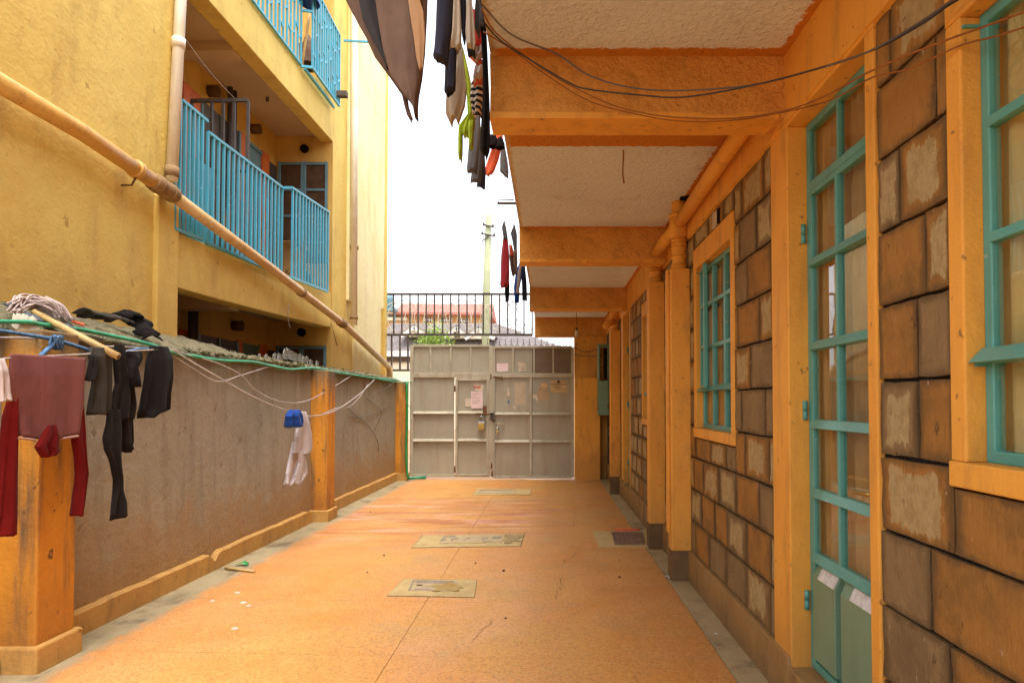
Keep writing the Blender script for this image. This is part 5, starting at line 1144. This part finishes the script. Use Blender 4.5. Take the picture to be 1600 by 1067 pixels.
line('wire', [(573,622,x(-2.905)),(596,644,x(-2.905)),(585,672,x(-2.905))], .004, M['bark'], 'short dry tendril beside the long curling one', 'tendril')
line('wire', [(545,651,x(-2.905)),(570,652,x(-2.905)),(600,640,x(-2.905)),(608,637,x(-2.905))], .004, M['bark'], 'level dry tendril crossing the other two on the far wall', 'tendril')
line('wire', [(592,615,x(-2.85)),(605,605,x(-2.8)),(616,598,x(-2.86))], .006, M['cable_gray'], 'dark wire end sticking from the wall near the gate', 'wire')
line('wire', [(590,592,x(-2.86)),(620,597,x(-2.8)),(643,597,x(-2.66))], .009, M['hose'], 'bundle of green and grey wires running to the gate top hinge', 'wire')
line('wire', [(624,615,x(-2.72)),(640,635,x(-2.68)),(647,643,x(-2.62)),(642,655,x(-2.66))], .005, M['wire'], 'loose pale wire hooked on the left gate leaf', 'wire')
line('wire', [(527,540,y(10.6)),(505,470,y(10.0)),(480,438,y(9.6))], .004, M['cable'], 'thin dark wire hanging from the balcony to the yellow wall', 'wire')
line('wire', [(288,60,x(-3.4)),(330,115,x(-3.6)),(372,160,x(-3.7))], .004, M['wire'], 'pale washing line inside the first floor balcony', 'wire')
line('wire', [(451,474,x(-3.29)),(450,500,x(-3.29)),(454,513,x(-3.29))], .004, M['wire'], 'short white wire dangling from the lower balcony band', 'wire')
# mop on the wall top
mp = thing('mop', at(60, 490, X=-3.0), 'string mop with bamboo handle lying over the wall top above the jumper', 'mop')
h0, h1 = at(52, 487, X=-2.98), at(185, 557, X=-2.50); b = MB(); b.tube([h0, h0.lerp(h1,.25), h0.lerp(h1,.26), h0.lerp(h1,.6), h1], [.017,.018,.020,.019,.021], 12); ob('handle', b, M['bamboo'], mp)
b = MB(); u = (h1-h0).normalized(); b.tube([h1, h1+u*.002], .013, 10); ob('handle_end', b, M['bark'], mp)
rr = random.Random(5); b = MB()
for k in range(90):
    s0 = at(rr.uniform(22,75), rr.uniform(463,482), X=-3.06+rr.uniform(-.04,.06)); tgt = rr.choice([(rr.uniform(85,112), rr.uniform(488,512)), (rr.uniform(10,35), rr.uniform(474,490)), (rr.uniform(95,118), rr.uniform(498,520))])
    e = at(*tgt, X=-2.96+rr.uniform(-.03,.03)); mid = s0.lerp(e, .5) + Vector((rr.uniform(-.02,.03), rr.uniform(-.03,.03), rr.uniform(.005,.05)))
    b.tube(curve_pts([s0, mid, e], 4), .0055, 5)
ob('mop_strings', b, F['mop'], mp, kind='stuff')
b = MB(); rows = []
for i in range(12):
    t = i/11; p = at(lerp(16, 115, t), lerp(480, 528, t) + 6*math.sin(t*5), X=lerp(-3.0, -2.86, t)); rows.append([p + Vector((0, -.05+.02*math.sin(i), .012)), p + Vector((0.01, 0, .03+.008*math.sin(i*2.1))), p + Vector((0, .05+.015*math.cos(i), .012))])
b.sheet(rows); ob('denim_rag', b, F['denim'], label='grey blue denim rag trailing over the wall edge under the mop', cat='rag', solid=.012)
heap('rag', at(38, 508, X=-2.90)-Vector((0,0,.05)), .05, .09, .10, 'beige', 'crumpled beige rag stuffed under the green hose', 'rag', 7)
def drape(name, pts, wd, mat, label, cat, seed):
    rr = random.Random(seed); rows = []; cs = curve_pts(pts, 8)
    for i, p in enumerate(cs):
        w_ = wd*(1+.35*math.sin(i*.8+seed)); rows.append([p + Vector((w_*q*.9, w_*q*.3, .035*max(0, 1-q*q) + .018*mnoise.noise(Vector((i*.45, q*3, seed))))) for q in (-1,-.7,-.35,0,.35,.7,1)])
    b = MB(); b.sheet(rows); return ob(name, b, F[mat], label=label, cat=cat, solid=.012)
drape('coat', [at(131,490,X=-3.12), at(150,497,X=-3.08), at(175,500,X=-3.03), at(190,505,X=-2.98)], .075, 'hood', 'dark grey coat sleeve lying on the wall top below the yellow wall', 'coat', 3)
drape('coat', [at(182,498,X=-3.10), at(198,493,X=-3.06), at(215,503,X=-3.02), at(226,518,X=-2.95), at(238,531,X=-2.88)], .07, 'black', 'crumpled dark cloth hanging over the wall edge right of the coat', 'cloth', 6)
line('scrap', [(112,502,x(-3.05)),(122,505,x(-3.03)),(132,508,x(-3.0))], .010, F['coral'], 'little orange plastic scrap on the rough wall top', 'scrap')

# ------------------------------------------------------------------ beyond the gate
bA = thing('far_house', (-11, 70, 0), 'long apricot house under a red sheet roof far beyond the grille', 'house')
Y1 = 70; A = lambda px, py, d=0: at(px, py, Y=Y1+d)
p0, p1 = A(590, 500), A(752, 500); zt = A(0, 488).z
b = MB(); b.box(p0.x, p1.x, Y1, Y1+9, -.2, zt); ob('wall', b, M['far_wall'], bA)
b = MB(); r0, r1 = A(624, 492), A(768, 493); e0_, e1_ = A(624, 475.5), A(768, 480.5); b.prism([(r0.x-.3, Y1-1.0, r0.z-.05), (r0.x-.3, Y1-1.0, r0.z+.18), (e0_.x-.3, Y1+2.5, e0_.z+.45), (e0_.x-.3, Y1+8, r0.z-.0)], (r1.x-r0.x+.3, 0, -.1)); ob('roof', b, M['roof_red'], bA)
b = MB(); b.box(A(588,0).x, A(640,0).x, Y1-.3, Y1-.05, A(0,501).z, A(0,496.5).z); ob('balcony_ledge', b, M['far_cream'], bA)
b = MB(); b.box(A(600,0).x, A(624,0).x, Y1-.12, Y1+.1, A(0,494.5).z, A(0,490.5).z); ob('window', b, M['dark_steel'], bA)
for xa, xb, ya_, yb3 in ((666,677,496.5,503),(690,708,498,503.5),(720,734,499,505)):
    b = MB(); b.box(A(xa,0).x, A(xb,0).x, Y1-.1, Y1+.05, A(0,yb3).z, A(0,ya_).z); wv = ob('window', b, M['black'], bA)
    nb = max(2, int((xb-xa)/3.5))
    for k in range(nb+1):
        X_ = lerp(A(xa,0).x, A(xb,0).x, k/nb); q = MB(); q.box(X_-.05, X_+.05, Y1-.16, Y1-.1, A(0,yb3).z, A(0,ya_).z); ob('window_bar', q, M['white'], wv)
    q = MB(); q.box(A(xa,0).x, A(xb,0).x, Y1-.15, Y1-.105, A(0,(ya_+yb3)/2).z-.04, A(0,(ya_+yb3)/2).z+.04); ob('window_bar', q, M['white'], wv)
tk = MB(); c = A(607, 479, -2); tk.lathe([(.55,-.2),(.6,0),(.58,.55),(.6,.6),(.58,1.05),(.25,1.2)], c, 16); tk.box(c.x-.8, c.x+.8, c.y-.7, c.y+.7, c.z-.5, c.z-.2); tk.box(c.x-.7, c.x-.6, c.y-.05, c.y+.05, 0, c.z-.5); tk.box(c.x+.6, c.x+.7, c.y-.05, c.y+.05, 0, c.z-.5)
ob('water_tank', tk, M['blue_dull'], label='small dark blue roof water tank at the left end of the far house', cat='water tank')
bB = thing('tiled_house', (-6, 38, 0), 'house with grey tiled roof and three white gables right behind the gate', 'house')
Y2 = 38; Bq = lambda px, py, d=0: at(px, py, Y=Y2+d)
rl, rr_ = Bq(612, 505.5, 4), Bq(775, 506, 4); el, er = Bq(575, 548), Bq(905, 560)
b = MB(); b.box(Bq(590,0).x, Bq(880,0).x, Y2+.5, Y2+8, -.2, el.z); ob('wall', b, M['far_cream'], bB)
b = MB(); b.hexa([(el.x, Y2, el.z-.15), (er.x, Y2, el.z-.15), (er.x, Y2+8.5, el.z-.15), (el.x, Y2+8.5, el.z-.15)], [(rl.x, Y2+4, rl.z-.02), (rr_.x, Y2+4, rl.z-.02), (rr_.x, Y2+4.2, rl.z), (rl.x, Y2+4.2, rl.z)]); rf = ob('roof', b, M['roof_gray'], bB)
nrow = 15; nc = 60       # courses of roof tiles as real rows
for i in range(nrow):
    t0, t1 = i/nrow, (i+1)/nrow; b = MB()
    for k in range(nc):
        u0, u1 = k/nc, (k+1)/nc - .0015; f0 = lambda t, u: Vector((lerp(lerp(el.x, rl.x, t), lerp(er.x, rr_.x, t), u), lerp(Y2, Y2+4, t), lerp(el.z-.15, rl.z-.02, t)))
        off = (.5/nc if i % 2 else 0); h = .05+random.uniform(0,.02); a1, a2, a3, a4 = f0(t0, u0+off), f0(t0, min(1, u1+off)), f0(t1, min(1, u1+off)), f0(t1, u0+off)
        b.add([a1+Vector((0,-.03,h)), a2+Vector((0,-.03,h)), a3+Vector((0,0,.012)), a4+Vector((0,0,.012)), a1+Vector((0,-.03,0)), a2+Vector((0,-.03,0))], [(0,1,2,3),(4,5,1,0)])
    ob('tile_course', b, M['roof_gray'], rf, kind='stuff')
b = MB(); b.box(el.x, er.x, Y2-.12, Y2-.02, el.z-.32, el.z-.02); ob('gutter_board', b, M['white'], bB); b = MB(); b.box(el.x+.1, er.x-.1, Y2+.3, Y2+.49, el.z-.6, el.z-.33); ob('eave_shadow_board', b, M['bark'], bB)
for (xl, xa_, xr, yt_, yb3) in ((628,648,668,511,525),(694,714,732,512,528),(728,748,772,514,529)):
    base = lambda px, py, d: Bq(px, py, d)
    pl0, pa, pr0 = Bq(xl, yb3, .6), Bq(xa_, yt_, .6), Bq(xr, yb3, .6)
    g_ = MB(); g_.prism([pl0+Vector((.1,0,0)), pr0-Vector((.1,0,0)), pa-Vector((0,0,.05))], (0, 2.2, 0)); go = ob('gable', g_, M['far_cream'], bB)
    q = MB(); q.bar(pl0+Vector((-.05,-.1,0)), pa+Vector((0,-.1,.0)), .12, .26); q.bar(pa+Vector((0,-.1,.0)), pr0+Vector((.05,-.1,0)), .12, .26); ob('bargeboard', q, M['white'], go)
    q = MB(); q.add([pl0+Vector((-.1,-.2,.12)), pa+Vector((0,-.2,.14)), pa+Vector((0,2.6,.14)), pl0+Vector((-.1,2.6,.12))], [(0,1,2,3)]); q.add([pr0+Vector((.1,-.2,.12)), pa+Vector((0,-.2,.14)), pa+Vector((0,2.6,.14)), pr0+Vector((.1,2.6,.12))], [(0,1,2,3)]); ob('gable_roof', q, M['roof_gray'], go, solid=.06)
    if xl == 694:
        q = MB(); c = Bq(714, 521.5, .58); q.tube([c, c+Vector((0,-.06,0))], .17, 14); q.box(c.x-.17, c.x+.17, c.y-.06, c.y, c.z-.3, c.z); ob('gable_window', q, M['bark'], go)
up = thing('utility_pole', at(757, 620, Y=25), 'tall weathered greenish wooden utility pole with wire fittings behind the grille', 'utility pole')
t0, t1 = at(756, 600, Y=25), at(763.5, 337, Y=25); b = MB(); b.tube([Vector((t0.x-.02, 25, -.2)), t0.lerp(t1,.5), t1], [.15,.14,.115], 12); ob('shaft', b, M['pole'], up)
b = MB()
for zz_, L in ((.42,.17),(.75,.22)):
    c = t1 - Vector((0,0,zz_)); b.bar(c+Vector((-L,-.14,.04)), c+Vector((L,-.14,-.04)), .05); b.lathe([(.03,0),(.05,.05),(.03,.12)], c+Vector((-L,-.14,0)), 8); b.lathe([(.03,0),(.05,.05),(.03,.12)], c+Vector((L,-.14,-.06)), 8)
b.bar(t1-Vector((.25,.13,1.0)), t1-Vector((0,.13,.8)), .04); ob('fittings', b, M['dark_steel'], up, kind='stuff')
line('power_line', [(600,370,y(24.6)),(680,367,y(24.8)),(757,356,y(24.9))], .012, M['wire'], 'faint overhead wire running left from the utility pole', 'power line')
line('power_line', [(640,291,y(20)),(705,270,y(20)),(735,267,y(20))], .010, M['wire'], 'faint overhead wire high in the white sky', 'power line')
tr = thing('shrub', at(679, 560, Y=24), 'bright yellow green young tree top showing just above the gate', 'tree')
b = MB(); c = at(679, 528, Y=24); b.tube([(c.x, 24, -.2), (c.x+.05, 24, 1.6), (c.x, 24, c.z-.1)], [.06,.045,.02], 7)
for k in range(6): b.tube([(c.x+.03, 24, c.z-.6+.05*k), (c.x+random.uniform(-.4,.4), 24+random.uniform(-.3,.3), c.z-.2+random.uniform(0,.3))], [.02,.006], 5)
ob('trunk', b, M['bark'], tr); b = MB(); rr = random.Random(6)
for k in range(1500):
    v = Vector((rr.gauss(0,.27), rr.gauss(0,.25), rr.gauss(-.15,.22) + (.30*rr.random() if rr.random() < .4 else 0)))
    q = c + v; s_ = rr.uniform(.03,.07); u = Vector((rr.uniform(-1,1), rr.uniform(-1,1), rr.uniform(-.6,.6))).normalized()*s_; w2 = u.cross(Vector((rr.uniform(-1,1), rr.uniform(-1,1), rr.uniform(-1,1)))).normalized()*s_*.5
    b.add([q-u, q+w2, q+u, q-w2], [(0,1,2,3)])
ob('crown', b, M['leaf'], tr, kind='stuff')
